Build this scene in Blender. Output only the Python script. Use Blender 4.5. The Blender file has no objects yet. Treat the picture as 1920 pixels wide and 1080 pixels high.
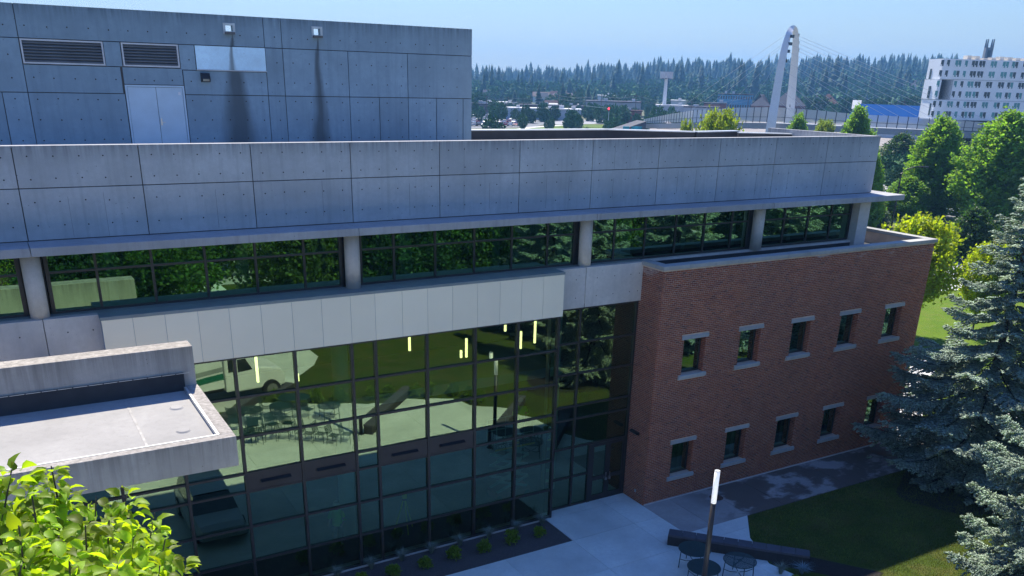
import bpy, math, random
import numpy as np
from mathutils import Vector, Matrix

# ------------------------------------------------------------------ camera, sky, sun, exposure
S = bpy.context.scene
COL = S.collection
R_ = random.Random(7)
RN = np.random.default_rng(11)
FPX, PPY, HC = 1625.33, 820.0, 16.5
PITCH, ROLL, YAW = 0.390355, 0.026401, 0.538870


def _rot(pi, ro, ya):
    cy, sy = math.cos(ya), math.sin(ya)
    rz = np.array([[cy, -sy, 0], [sy, cy, 0], [0, 0, 1]])
    b = np.array([[1, 0, 0], [0, 0, -1], [0, 1, 0.]])
    cp, sp = math.cos(pi), math.sin(pi)
    rx = np.array([[1, 0, 0], [0, cp, -sp], [0, sp, cp]])
    cr, sr = math.cos(ro), math.sin(ro)
    rr = np.array([[cr, -sr, 0], [sr, cr, 0], [0, 0, 1]])
    return rr @ rx @ b @ rz


RC = _rot(PITCH, ROLL, YAW)


def ray(u, v):
    return RC.T @ np.array([u - 960, v - PPY, FPX])


def G(u, v, z=0.0):                       # photo pixel -> point at height z
    d = ray(u, v)
    t = (z - HC) / d[2]
    return (t * d[0], t * d[1], z)


def W(u, v, y):                           # photo pixel -> point on the plane y
    d = ray(u, v)
    t = y / d[1]
    return (t * d[0], y, HC + t * d[2])


def AT(u, v, dist):                       # photo pixel -> point at a ground distance
    d = ray(u, v)
    t = dist / math.hypot(d[0], d[1])
    return (t * d[0], t * d[1], HC + t * d[2])


cam = bpy.data.cameras.new('camera')
co = bpy.data.objects.new('camera', cam)
COL.objects.link(co)
cam.sensor_width = 36.0
cam.lens = FPX / 1920 * 36.0
cam.shift_y = (PPY - 540) / 1920
cam.clip_start = 0.1
cam.clip_end = 9000
m = RC.T @ np.diag([1, -1, -1])
co.matrix_world = Matrix([[*m[0], 0], [*m[1], 0], [*m[2], HC], [0, 0, 0, 1]])
S.camera = co

SUNV = Vector((2.9, 10.4, 14.6)).normalized()       # towards the sun: behind the building
EL = math.asin(SUNV.z)
AZ = math.atan2(SUNV.x, SUNV.y)
wd = bpy.data.worlds.new('World')
S.world = wd
wd.use_nodes = True
nt = wd.node_tree
sky = nt.nodes.new('ShaderNodeTexSky')
sky.sky_type = 'NISHITA'
sky.sun_disc = False
sky.sun_elevation = EL
sky.sun_rotation = AZ
sky.altitude = 0
sky.air_density = 2.0
sky.dust_density = 0.08
sky.ozone_density = 4.0
bg = nt.nodes['Background']
bg.inputs['Strength'].default_value = 0.10
tint = nt.nodes.new('ShaderNodeMix')
tint.data_type, tint.blend_type = 'RGBA', 'MULTIPLY'
tint.inputs[0].default_value = 1.0
tint.inputs[7].default_value = (0.385, 0.535, 0.98, 1)     # the photograph's cool white balance
nt.links.new(sky.outputs[0], tint.inputs[6])
nt.links.new(tint.outputs[2], bg.inputs[0])
sl = bpy.data.lights.new('sun', 'SUN')
sl.energy = 5.0
sl.angle = math.radians(0.55)
sl.color = (1.0, 0.93, 0.80)
so = bpy.data.objects.new('sun', sl)
COL.objects.link(so)
so.rotation_euler = SUNV.to_track_quat('Z', 'Y').to_euler()
so.location = (20, 60, 80)
S.view_settings.view_transform = 'Standard'
S.view_settings.look = 'None'
S.view_settings.gamma = 1.0
S.view_settings.exposure = 0.86
S.cycles.max_bounces = 8
S.cycles.transparent_max_bounces = 16
S.cycles.volume_bounces = 0
S.cycles.use_denoising = True
S.cycles.sample_clamp_indirect = 6

# ------------------------------------------------------------------ materials
MT = {}


def _n(t, kind, **kw):
    n = t.nodes.new(kind)
    for k, v in kw.items():
        setattr(n, k, v)
    return n


def _math(t, op, a, b=None, clamp=False):
    n = _n(t, 'ShaderNodeMath', operation=op, use_clamp=clamp)
    for i, x in enumerate((a, b)):
        if x is None:
            continue
        if isinstance(x, (int, float)):
            n.inputs[i].default_value = x
        else:
            t.links.new(x, n.inputs[i])
    return n.outputs[0]


def _mix(t, f, a, b, blend='MIX'):
    n = _n(t, 'ShaderNodeMix', data_type='RGBA', blend_type=blend)
    for s, x in ((n.inputs[0], f), (n.inputs[6], a), (n.inputs[7], b)):
        if isinstance(x, (int, float)):
            s.default_value = x
        elif isinstance(x, (tuple, list)):
            s.default_value = (*x[:3], 1)
        else:
            t.links.new(x, s)
    return n.outputs[2]


def _noise(t, vec, scale, detail=3, rough=0.55):
    n = _n(t, 'ShaderNodeTexNoise')
    n.inputs['Scale'].default_value = scale
    n.inputs['Detail'].default_value = detail
    n.inputs['Roughness'].default_value = rough
    t.links.new(vec, n.inputs['Vector'])
    return n.outputs[0]


def _ramp(t, f, lo, hi, a=0.0, b=1.0):
    n = _n(t, 'ShaderNodeMapRange')
    n.clamp = True
    t.links.new(f, n.inputs[0])
    for i, x in enumerate((lo, hi, a, b)):
        n.inputs[i + 1].default_value = x
    return n.outputs[0]


def _scale(t, vec, s):
    n = _n(t, 'ShaderNodeVectorMath', operation='MULTIPLY')
    t.links.new(vec, n.inputs[0])
    n.inputs[1].default_value = s
    return n.outputs[0]


def _new(name):
    mt = bpy.data.materials.new(name)
    mt.use_nodes = True
    t = mt.node_tree
    return mt, t, t.nodes['Principled BSDF'], _n(t, 'ShaderNodeNewGeometry')


def M(name, c, rough=0.75, var=0.18, scale=2.0, metal=0.0, island=0.0, bump=0.0, bscale=40.0, spec=0.4, emit=0.0, trans=0.0, obj=0.0):
    if name in MT:
        return MT[name]
    mt, t, p, g = _new(name)
    f = _noise(t, g.outputs['Position'], scale, 4)
    f = _ramp(t, f, 0.3, 0.7)
    a = [min(1, x * (1 - var)) for x in c]
    b = [min(1, x * (1 + var)) for x in c]
    col = _mix(t, f, a, b)
    if island:
        hs = _n(t, 'ShaderNodeHueSaturation')
        v = _math(t, 'MULTIPLY_ADD', g.outputs['Random Per Island'], 2 * island)
        v.node.inputs[2].default_value = 1 - island
        t.links.new(v, hs.inputs['Value'])
        h = _math(t, 'MULTIPLY_ADD', g.outputs['Random Per Island'], 0.03)
        h.node.inputs[2].default_value = 0.485
        t.links.new(h, hs.inputs['Hue'])
        t.links.new(col, hs.inputs['Color'])
        col = hs.outputs[0]
    if obj:
        oi = _n(t, 'ShaderNodeObjectInfo')
        v = _math(t, 'MULTIPLY_ADD', oi.outputs['Random'], 2 * obj)
        v.node.inputs[2].default_value = 1 - obj
        hs = _n(t, 'ShaderNodeHueSaturation')
        t.links.new(v, hs.inputs['Value'])
        t.links.new(col, hs.inputs['Color'])
        col = hs.outputs[0]
    t.links.new(col, p.inputs['Base Color'])
    p.inputs['Roughness'].default_value = rough
    p.inputs['Metallic'].default_value = metal
    p.inputs['Specular IOR Level'].default_value = spec
    if emit:
        p.inputs['Emission Color'].default_value = (*c, 1)
        p.inputs['Emission Strength'].default_value = emit
    if bump:
        bn = _n(t, 'ShaderNodeBump')
        bn.inputs['Strength'].default_value = bump
        bn.inputs['Distance'].default_value = 0.02
        t.links.new(_noise(t, g.outputs['Position'], bscale, 3), bn.inputs['Height'])
        t.links.new(bn.outputs[0], p.inputs['Normal'])
    if trans:
        tr = _n(t, 'ShaderNodeBsdfTranslucent')
        tc = _mix(t, 1.0, col, (2.3, 2.2, 0.6), 'MULTIPLY')
        t.links.new(tc, tr.inputs[0])
        mx = _n(t, 'ShaderNodeMixShader')
        mx.inputs[0].default_value = trans
        t.links.new(p.outputs[0], mx.inputs[1])
        t.links.new(tr.outputs[0], mx.inputs[2])
        t.links.new(mx.outputs[0], t.nodes['Material Output'].inputs[0])
    MT[name] = mt
    return mt


def concrete(name, c, drip_z=None, drip_h=0.45, plumes=(), warm=0.0, stain=0.35):
    """Cast concrete: cloudy blotches, pinholes, run-off streaks below an edge at drip_z, plumes (x, z top, half width at z bottom)."""
    mt, t, p, g = _new(name)
    pos = g.outputs['Position']
    f1 = _ramp(t, _noise(t, pos, 0.55, 5, 0.6), 0.3, 0.72)
    col = _mix(t, f1, [x * 0.80 for x in c], [x * 1.14 for x in c])
    oi = _n(t, 'ShaderNodeObjectInfo')
    hs = _n(t, 'ShaderNodeHueSaturation')
    t.links.new(_ramp(t, oi.outputs['Random'], 0, 1, 0.91, 1.09), hs.inputs['Value'])
    t.links.new(col, hs.inputs['Color'])
    col = hs.outputs[0]
    f2 = _ramp(t, _noise(t, pos, 7, 4, 0.65), 0.35, 0.7)
    col = _mix(t, _math(t, 'MULTIPLY', f2, 0.35), col, [x * 0.74 for x in c])
    st = _ramp(t, _noise(t, _scale(t, pos, (5.5, 5.5, 0.22)), 1.0, 4, 0.6), 0.5, 0.78)
    col = _mix(t, _math(t, 'MULTIPLY', st, stain), col, [x * 0.55 for x in c])
    fine = _noise(t, pos, 60, 2)
    col = _mix(t, _math(t, 'MULTIPLY', _ramp(t, fine, 0.35, 0.65), 0.18), col, [x * 0.5 for x in c])
    vo = _n(t, 'ShaderNodeTexVoronoi')
    vo.inputs['Scale'].default_value = 5.5
    t.links.new(pos, vo.inputs['Vector'])
    hole = _ramp(t, vo.outputs['Distance'], 0.05, 0.09, 0.8, 0.0)
    hole = _math(t, 'MULTIPLY', hole, _ramp(t, _noise(t, pos, 1.1, 2), 0.45, 0.6))
    col = _mix(t, hole, col, [x * 0.25 for x in c])
    sx = _n(t, 'ShaderNodeSeparateXYZ')
    t.links.new(pos, sx.inputs[0])
    if drip_z is not None:
        e = _ramp(t, sx.outputs[2], drip_z - drip_h, drip_z, 0.0, 1.0)
        dr = _noise(t, _scale(t, pos, (9, 9, 0.35)), 1.0, 3, 0.7)
        k = _math(t, 'MULTIPLY', _math(t, 'POWER', e, 1.6), _ramp(t, dr, 0.3, 0.62))
        col = _mix(t, _math(t, 'MULTIPLY', k, 0.75), col, [x * 0.36 for x in c])
    for (px, zt, zb, hw) in plumes:
        wdt = _ramp(t, sx.outputs[2], zb, zt, hw, 0.06)
        wob = _math(t, 'MULTIPLY_ADD', _noise(t, _scale(t, pos, (2, 2, 0.5)), 1.0, 2), 0.5)
        wob.node.inputs[2].default_value = px - 0.25
        d = _math(t, 'ABSOLUTE', _math(t, 'SUBTRACT', sx.outputs[0], wob))
        r = _ramp(t, _math(t, 'DIVIDE', d, wdt), 0.25, 1.0, 0.85, 0.0)
        up = _ramp(t, sx.outputs[2], zt - 0.1, zt + 0.15, 1.0, 0.0)
        col = _mix(t, _math(t, 'MULTIPLY', r, up), col, [c[0] * 0.3, c[1] * 0.26, c[2] * 0.24])
    t.links.new(col, p.inputs['Base Color'])
    p.inputs['Roughness'].default_value = 0.88
    p.inputs['Specular IOR Level'].default_value = 0.25
    bn = _n(t, 'ShaderNodeBump')
    bn.inputs['Strength'].default_value = 0.35
    bn.inputs['Distance'].default_value = 0.012
    t.links.new(_noise(t, pos, 26, 4, 0.7), bn.inputs['Height'])
    t.links.new(bn.outputs[0], p.inputs['Normal'])
    MT[name] = mt
    return mt


def glass(name, tint=(0.60, 0.92, 0.70), thru=(0.10, 0.20, 0.19), fac=0.5, wav=0.0):
    mt = bpy.data.materials.new(name)
    mt.use_nodes = True
    t = mt.node_tree
    t.nodes.remove(t.nodes['Principled BSDF'])
    gl = _n(t, 'ShaderNodeBsdfGlossy')
    gl.inputs['Color'].default_value = (*tint, 1)
    gl.inputs['Roughness'].default_value = 0.0
    tr = _n(t, 'ShaderNodeBsdfTransparent')
    tr.inputs[0].default_value = (*thru, 1)
    fr = _n(t, 'ShaderNodeFresnel')
    fr.inputs[0].default_value = 1.5
    f = _math(t, 'MULTIPLY_ADD', fr.outputs[0], 1 - fac, True)
    f.node.inputs[2].default_value = fac
    mx = _n(t, 'ShaderNodeMixShader')
    t.links.new(f, mx.inputs[0])
    t.links.new(tr.outputs[0], mx.inputs[1])
    t.links.new(gl.outputs[0], mx.inputs[2])
    t.links.new(mx.outputs[0], t.nodes['Material Output'].inputs[0])
    if wav:
        g = _n(t, 'ShaderNodeNewGeometry')
        bn = _n(t, 'ShaderNodeBump')
        bn.inputs['Strength'].default_value = wav
        bn.inputs['Distance'].default_value = 0.02
        t.links.new(_noise(t, g.outputs['Position'], 0.7, 1), bn.inputs['Height'])
        t.links.new(bn.outputs[0], gl.inputs['Normal'])
    MT[name] = mt
    return mt


# ------------------------------------------------------------------ mesh helpers
def link(name, data, mat=None, parent=None, loc=None, rz=None, kind=None):
    o = bpy.data.objects.new(name, data)
    COL.objects.link(o)
    if mat is not None and data is not None:
        data.materials.append(mat)
    if parent is not None:
        o.parent = parent
    if loc is not None:
        o.location = loc
    if rz is not None:
        o.rotation_euler = (0, 0, rz)
    if kind:
        o['kind'] = kind
    return o


def tag(o, label, cat, group=None):
    o['label'] = label
    o['category'] = cat
    if group:
        o['group'] = group
    return o


def thing(name, label, cat, loc=(0, 0, 0), rz=0, group=None):
    return tag(link(name, None, loc=loc, rz=rz), label, cat, group)


class MB:
    def __init__(s):
        s.v, s.f, s.n = [], [], 0

    def add(s, v, f):
        v = [tuple(map(float, q)) for q in v]
        s.v += v
        s.f += [tuple(i + s.n for i in q) for q in f]
        s.n += len(v)
        return s

    def box(s, x0, x1, y0, y1, z0, z1, rz=0, c=(0, 0)):
        v = [(x, y, z) for z in (z0, z1) for x, y in ((x0, y0), (x1, y0), (x1, y1), (x0, y1))]
        if rz:
            a, b = math.cos(rz), math.sin(rz)
            v = [(c[0] + (x - c[0]) * a - (y - c[1]) * b, c[1] + (x - c[0]) * b + (y - c[1]) * a, z) for x, y, z in v]
        return s.add(v, [(3, 2, 1, 0), (4, 5, 6, 7), (0, 1, 5, 4), (1, 2, 6, 5), (2, 3, 7, 6), (3, 0, 4, 7)])

    def cyl(s, x, y, z0, z1, r0, r1=None, n=16):
        r1 = r0 if r1 is None else r1
        v = [(x + r * math.cos(2 * math.pi * i / n), y + r * math.sin(2 * math.pi * i / n), z) for z, r in ((z0, r0), (z1, r1)) for i in range(n)]
        f = [(i, (i + 1) % n, n + (i + 1) % n, n + i) for i in range(n)] + [tuple(range(n - 1, -1, -1)), tuple(range(n, 2 * n))]
        return s.add(v, f)

    def tube(s, pts, r, n=6, r1=None):
        pts = [Vector(p) for p in pts]
        r1 = r if r1 is None else r1
        k = len(pts)
        V = []
        for i, p in enumerate(pts):
            d = (pts[min(i + 1, k - 1)] - pts[max(i - 1, 0)]).normalized()
            a = d.cross(Vector((0, 0, 1)) if abs(d.z) < 0.95 else Vector((1, 0, 0))).normalized()
            b = d.cross(a)
            rr = r + (r1 - r) * i / max(1, k - 1)
            V += [p + a * rr * math.cos(2 * math.pi * j / n) + b * rr * math.sin(2 * math.pi * j / n) for j in range(n)]
        F = [(i * n + j, (i + 1) * n + j, (i + 1) * n + (j + 1) % n, i * n + (j + 1) % n) for i in range(k - 1) for j in range(n)]
        F += [tuple(range(n)), tuple(range(k * n - 1, (k - 1) * n - 1, -1))]
        return s.add(V, F)

    def bar(s, a, b, w, h):
        a, b = Vector(a), Vector(b)
        d = (b - a).normalized()
        q = d.cross(Vector((0, 0, 1)) if abs(d.z) < 0.95 else Vector((0, 1, 0))).normalized() * (w / 2)
        u = d.cross(q).normalized() * (h / 2)
        v = [p + i * q + j * u for p in (a, b) for i, j in ((-1, -1), (1, -1), (1, 1), (-1, 1))]
        return s.add(v, [(3, 2, 1, 0), (4, 5, 6, 7), (0, 1, 5, 4), (1, 2, 6, 5), (2, 3, 7, 6), (3, 0, 4, 7)])

    def prism(s, poly, z0, z1):            # poly: list of (x, y) counter-clockwise
        n = len(poly)
        v = [(x, y, z) for z in (z0, z1) for x, y in poly]
        return s.add(v, [(i, (i + 1) % n, n + (i + 1) % n, n + i) for i in range(n)] + [tuple(range(n - 1, -1, -1)), tuple(range(n, 2 * n))])

    def profile(s, pts, x0, x1):           # pts: (y, z) outline pushed along x
        n = len(pts)
        v = [(x, y, z) for x in (x0, x1) for y, z in pts]
        return s.add(v, [(i, (i + 1) % n, n + (i + 1) % n, n + i) for i in range(n)] + [tuple(range(n - 1, -1, -1)), tuple(range(n, 2 * n))])

    def mesh(s, name='mesh', smooth=False):
        me = bpy.data.meshes.new(name)
        me.from_pydata(s.v, [], s.f)
        if smooth:
            me.shade_smooth()
        me.update()
        return me

    def build(s, name, mat, parent=None, smooth=False, kind=None, bevel=0.0):
        o = link(name, s.mesh(name, smooth), mat, parent, kind=kind)
        if bevel:
            b = o.modifiers.new('bevel', 'BEVEL')
            b.width = bevel
            b.segments = 2
            b.limit_method = 'ANGLE'
        return o


def BX(name, mat, parent, x0, x1, y0, y1, z0, z1, kind=None, bevel=0.0):
    return MB().box(x0, x1, y0, y1, z0, z1).build(name, mat, parent, kind=kind, bevel=bevel)


def arrmesh(name, V, F, smooth=False):     # numpy arrays, F all of one size
    me = bpy.data.meshes.new(name)
    V = np.asarray(V, np.float32)
    F = np.asarray(F, np.int32)
    k = F.shape[1]
    me.vertices.add(len(V))
    me.vertices.foreach_set('co', V.ravel())
    me.loops.add(F.size)
    me.loops.foreach_set('vertex_index', F.ravel())
    me.polygons.add(len(F))
    me.polygons.foreach_set('loop_start', np.arange(0, F.size, k, dtype=np.int32))
    me.polygons.foreach_set('loop_total', np.full(len(F), k, np.int32))
    me.update(calc_edges=True)
    if smooth:
        me.shade_smooth()
    return me


def copy_tree(o, parent=None, loc=None, rz=None, sc=None):
    c = o.copy()
    COL.objects.link(c)
    if parent is not None:
        c.parent = parent
    if loc is not None:
        c.location = loc
    if rz is not None:
        c.rotation_euler = (0, 0, rz)
    if sc is not None:
        c.scale = sc if isinstance(sc, (tuple, list)) else (sc, sc, sc)
    for ch in list(o.children):
        copy_tree(ch, c)
    return c


def struct(name, mb, mat, smooth=False, parent=None):
    return mb.build(name, mat, parent, smooth, kind='structure' if parent is None else None)


def clip(poly, x0, x1, y0, y1):            # polygon cut to a rectangle
    def cut(P, ins, inter):
        out = []
        for i, q in enumerate(P):
            p = P[i - 1]
            if ins(q):
                if not ins(p):
                    out.append(inter(p, q))
                out.append(q)
            elif ins(p):
                out.append(inter(p, q))
        return out

    def ix(c):
        return lambda p, q: (c, p[1] + (q[1] - p[1]) * (c - p[0]) / (q[0] - p[0]))

    def iy(c):
        return lambda p, q: (p[0] + (q[0] - p[0]) * (c - p[1]) / (q[1] - p[1]), c)
    P = cut(poly, lambda p: p[0] >= x0, ix(x0))
    P = cut(P, lambda p: p[0] <= x1, ix(x1)) if P else P
    P = cut(P, lambda p: p[1] >= y0, iy(y0)) if P else P
    P = cut(P, lambda p: p[1] <= y1, iy(y1)) if P else P
    return P


def area(P):
    return 0.5 * sum(P[i - 1][0] * P[i][1] - P[i][0] * P[i - 1][1] for i in range(len(P)))

# ------------------------------------------------------------------ shared materials
CON_P = concrete('concrete_parapet', (0.50, 0.51, 0.52), drip_z=14.6, drip_h=0.6, stain=0.42)
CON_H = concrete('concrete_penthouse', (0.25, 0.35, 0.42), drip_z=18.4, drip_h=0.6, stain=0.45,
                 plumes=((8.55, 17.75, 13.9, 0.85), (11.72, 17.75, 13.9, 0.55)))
CON_S = concrete('concrete_slab', (0.42, 0.415, 0.42), stain=0.6)
CON_W = concrete('concrete_warm', (0.62, 0.57, 0.52), stain=0.25)
CON_C = concrete('concrete_canopy', (0.46, 0.425, 0.385), drip_z=9.05, drip_h=0.7, stain=0.75)
CON_U = concrete('concrete_upstand', (0.48, 0.44, 0.39), drip_z=10.05, drip_h=0.9, stain=0.75)
DARKJ = M('joint_shadow_gap', (0.10, 0.095, 0.09), 0.95)
TIE = M('tie_hole_shade', (0.045, 0.04, 0.04), 0.95, 0.05)
BRONZE = M('bronze_aluminium', (0.030, 0.026, 0.026), 0.42, 0.1, spec=0.5)
SPANM = M('brown_metal_spandrel', (0.055, 0.045, 0.042), 0.5, 0.12)
BEIGE = M('beige_composite_panel', (0.92, 0.80, 0.60), 0.42, 0.03, 0.6, obj=0.035)
FLASH = M('grey_metal_flashing', (0.22, 0.25, 0.25), 0.45, 0.08)
GALV = M('galvanised_metal', (0.55, 0.57, 0.58), 0.4, 0.1, 6, metal=0.6)
STONE = concrete('coping_stone', (0.45, 0.44, 0.41), stain=0.35)
LINT = concrete('lintel_stone', (0.47, 0.465, 0.45), stain=0.3)
MEMB = M('roof_membrane_black', (0.035, 0.037, 0.042), 0.8, 0.2, 1.5)
MEMG = concrete('roof_membrane_grey', (0.40, 0.385, 0.365), stain=0.35)
DECK = M('roof_gravel_grey', (0.5, 0.5, 0.49), 0.9, 0.1, 5)
DOORG = M('painted_grey_door', (0.46, 0.58, 0.66), 0.55, 0.05, 2)
BLUEP = concrete('pale_painted_metal', (0.62, 0.86, 0.98), stain=0.1, plumes=((8.5, 17.5, 16.5, 0.16),))
LOUV = M('louver_metal', (0.13, 0.14, 0.15), 0.5, 0.08)
LOUVF = M('louver_frame_metal', (0.52, 0.54, 0.55), 0.5, 0.08)
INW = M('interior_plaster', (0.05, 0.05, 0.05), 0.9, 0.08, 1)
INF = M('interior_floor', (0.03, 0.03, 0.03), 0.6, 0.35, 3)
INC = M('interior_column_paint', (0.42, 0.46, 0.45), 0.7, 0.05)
GL = glass('curtain_wall_glass', (0.74, 1.0, 0.62), (0.32, 0.56, 0.52), 0.18, wav=0.03)
GLR = glass('ribbon_window_glass', (0.46, 0.84, 0.52), (0.12, 0.28, 0.26), 0.29, wav=0.03)
GLW = glass('small_window_glass', (0.45, 0.75, 0.6), (0.06, 0.12, 0.11), 0.35)
BLACK = M('black_paint', (0.018, 0.018, 0.02), 0.45, 0.1)
STEELH = M('brushed_steel', (0.6, 0.6, 0.6), 0.3, 0.05, metal=1.0)
LAMPON = M('lit_pendant_tube', (1.0, 0.70, 0.28), 0.5, 0.0, emit=2.6)


def brick_material():
    mt, t, p, g = _new('red_brick')
    isl = g.outputs['Random Per Island']
    cr = _n(t, 'ShaderNodeValToRGB')
    e = cr.color_ramp.elements
    e[0].position, e[0].color = 0.0, (0.17, 0.05, 0.034, 1)
    e[1].position, e[1].color = 1.0, (0.44, 0.13, 0.072, 1)
    for pos_, c_ in ((0.06, (0.29, 0.075, 0.045, 1)), (0.5, (0.39, 0.11, 0.05, 1)), (0.9, (0.45, 0.13, 0.06, 1))):
        x = e.new(pos_)
        x.color = c_
    t.links.new(isl, cr.inputs[0])
    pos = g.outputs['Position']
    col = _mix(t, _math(t, 'MULTIPLY', _ramp(t, _noise(t, pos, 30, 3), 0.3, 0.7), 0.3), cr.outputs[0], (0.10, 0.05, 0.045))
    col = _mix(t, _math(t, 'MULTIPLY', _ramp(t, _noise(t, pos, 0.35, 3), 0.35, 0.7), 0.3), col, (0.13, 0.065, 0.05))
    sx = _n(t, 'ShaderNodeSeparateXYZ')
    t.links.new(pos, sx.inputs[0])
    top = _ramp(t, sx.outputs[2], 9.5, 9.95)
    ef = _ramp(t, _noise(t, _scale(t, pos, (0.9, 0.9, 3.0)), 1.0, 3, 0.6), 0.56, 0.68)
    col = _mix(t, _math(t, 'MULTIPLY', _math(t, 'MULTIPLY', top, ef), 0.85), col, (0.55, 0.52, 0.5))
    t.links.new(col, p.inputs['Base Color'])
    p.inputs['Roughness'].default_value = 0.85
    p.inputs['Specular IOR Level'].default_value = 0.25
    MT['brick'] = mt
    return mt


BRICK = brick_material()
MORTAR = M('pale_mortar', (0.62, 0.46, 0.35), 0.95, 0.15, 2)

# ------------------------------------------------------------------ the office building
B = thing('office_building', 'concrete and red brick office building with green glass walls and flat roofs', 'building')


def ties(name, xs, zs, y, skip=lambda x, z: False, r=0.021):
    mb = MB()
    for x in xs:
        for z in zs:
            xx, zz = x + R_.uniform(-.02, .02), z + R_.uniform(-.015, .015)
            if skip(xx, zz):
                continue
            ring = [(xx + r * math.cos(a), y, zz + r * math.sin(a)) for a in [math.pi / 4 * k for k in range(8)]]
            mb.add(ring, [tuple(range(8))])  # flat disc, the shade inside a tie hole put into its dark colour
    return mb.build(name, TIE, B, kind='stuff')


# upper parapet wall: two rows of cast panels with open joints
XL, XR = -11.7, 35.32
jx = [0.76 + 3.117 * k for k in range(-4, 11)] + [XR]
jx[0] = XL
BX('parapet_core', DARKJ, B, XL, XR - 0.03, 27.335, 27.62, 12.1, 14.54)
for a, b in zip(jx[:-1], jx[1:]):
    for z0, z1 in ((12.125, 13.485), (13.51, 14.59)):
        BX('concrete_panel', CON_P, B, a + 0.013, b - 0.013 * (b < XR), 27.30, 27.345, z0, z1, bevel=0.006)
BX('parapet_cap', CON_S, B, XL, XR, 27.346, 27.66, 14.541, 14.588)
ties('tie_hole_discs', [0.76 - 0.30 - 0.6234 * 18 + 0.6234 * i for i in range(76) if 0.76 - 0.30 - 0.6234 * 18 + 0.6234 * i < XR - .2], (12.50, 13.14, 13.74, 14.31), 27.297)
# hairline form seams, shallow ribs left by the plywood
seam = MB()
for a, b in zip(jx[:-1], jx[1:]):
    for f in (0.33, 0.66):
        x = a + (b - a) * f + R_.uniform(-.15, .15)
        for z0, z1 in ((12.14, 13.47), (13.53, 14.56)):
            if R_.random() < 0.6:
                seam.box(x, x + 0.008, 27.2965, 27.301, z0 + R_.uniform(0, .4), z1 - R_.uniform(0, .3))
seam.build('form_seams', M('seam_grey', (0.2, 0.2, 0.2), 0.9), B, kind='stuff')
BX('parapet_side', CON_P, B, XR - 0.3, XR, 27.663, 33.9, 12.1, 14.588)
# projecting slab
sj = [XL, 0.73, 9.88, 19.03, 28.0, 36.3]
for a, b in zip(sj[:-1], sj[1:]):
    BX('slab_edge', CON_S, B, a + 0.008, b - 0.008, 26.2, 27.29, 11.87, 12.105, bevel=0.012)
BX('slab_edge', CON_S, B, XR + 0.003, 36.292, 27.298, 33.9, 11.87, 12.105)
BX('ceiling_slab', CON_S, B, XL, XR - 0.31, 27.3, 36.0, 11.88, 12.098)
# main roof deck and far roof edges, inner-face shade put into black membrane
bp = [G(u, v, 14.45)[:2] for u, v in ((870, 242.6), (1136, 241.5), (1302, 246.0), (1382, 244.5))]
bp = [(2.0, bp[0][1])] + bp
MB().prism([(XL, 27.67), (XR - .31, 27.67), (XR - .31, 32.2), bp[4], bp[3], bp[2], (XL, bp[0][1])], 13.6, 13.8).build('roof_deck', DECK, B)
for p, q in zip(bp[:-1], bp[1:]):
    MB().bar((p[0], p[1], 14.1), (q[0], q[1], 14.1), 0.3, 0.6).build('roof_edge_wall', MEMB, B)
    MB().bar((p[0], p[1], 14.425), (q[0], q[1], 14.425), 0.42, 0.05).build('roof_edge_cap', GALV, B)
p, q = G(1384, 248.2, 14.4), (35.0, 32.3, 14.4)
MB().bar((p[0], p[1], 14.1), (q[0], q[1], 14.1), 0.25, 0.55).build('roof_edge_wall', MEMB, B)
MB().bar((p[0], p[1], 14.395), (q[0], q[1], 14.395), 0.36, 0.04).build('roof_edge_cap', GALV, B)

# penthouse
YQ = 34.65
BX('penthouse_core', DARKJ, B, XL, 18.29, YQ + 0.05, 48, 13.8, 17.45)


def pent(x0, x1, z0, z1, d=0.055):
    return BX('concrete_panel', CON_H, B, x0 + 0.012, x1 - 0.012, YQ, YQ + d, z0 + 0.012, z1 - 0.012, bevel=0.006)


def holed(x0, x1, z0, z1, hx0, hx1, hz0, hz1, d):
    mb = MB()
    mb.box(x0 + .012, hx0, YQ, YQ + d, z0 + .012, z1)
    mb.box(hx1, x1 - .012, YQ, YQ + d, z0 + .012, z1)
    mb.box(hx0, hx1, YQ, YQ + d, z0 + .012, hz0)
    mb.box(hx0, hx1, YQ, YQ + d, hz1, z1)
    return mb.build('concrete_panel', CON_H, B)


for x in (1.75, 9.72, 10.37):
    BX('joint_filler', DARKJ, B, x - .011, x + .011, YQ + .05, YQ + .2, 17.4, 18.38)
Z1, Z2, Z3, Z4 = 13.8, 15.75, 17.39, 18.40
BX('concrete_panel', CON_H, B, XL, 1.738, YQ, YQ + .25, Z3 + .012, Z4)
holed(1.75, 9.72, Z3, Z4, 8.36, 8.62, 17.88, 18.08, .25)
BX('concrete_panel', CON_H, B, 9.732, 10.358, YQ, YQ + .25, Z3 + .012, Z4)
holed(10.37, 18.31, Z3, Z4, 11.60, 11.86, 17.90, 18.12, .25)
for x0, x1, z0, z1 in ((XL, 1.75, Z2, Z3), (1.75, 4.70, Z2, 16.61), (4.25, 4.79, 16.61, Z3), (4.75, 6.73, 16.05, 16.61), (6.68, 7.22, 16.56, Z3),
                       (6.74, 9.72, Z2, 16.56), (9.72, 10.37, Z2, Z3), (10.37, 12.91, Z2, Z3), (12.91, 15.40, Z2, Z3), (15.40, 18.31, Z2, Z3),
                       (XL, 1.0, Z1, Z2), (1.0, 1.75, Z1, Z2), (1.75, 4.74, Z1, Z2), (6.74, 9.72, Z1, Z2), (9.72, 10.37, Z1, Z2), (10.37, 12.91, Z1, Z2),
                       (12.91, 14.15, Z1, Z2), (14.15, 15.40, Z1, Z2), (15.40, 16.66, Z1, Z2), (16.66, 17.90, Z1, Z2), (17.90, 18.31, Z1, Z2)):
    pent(x0, x1, z0, z1)
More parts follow.
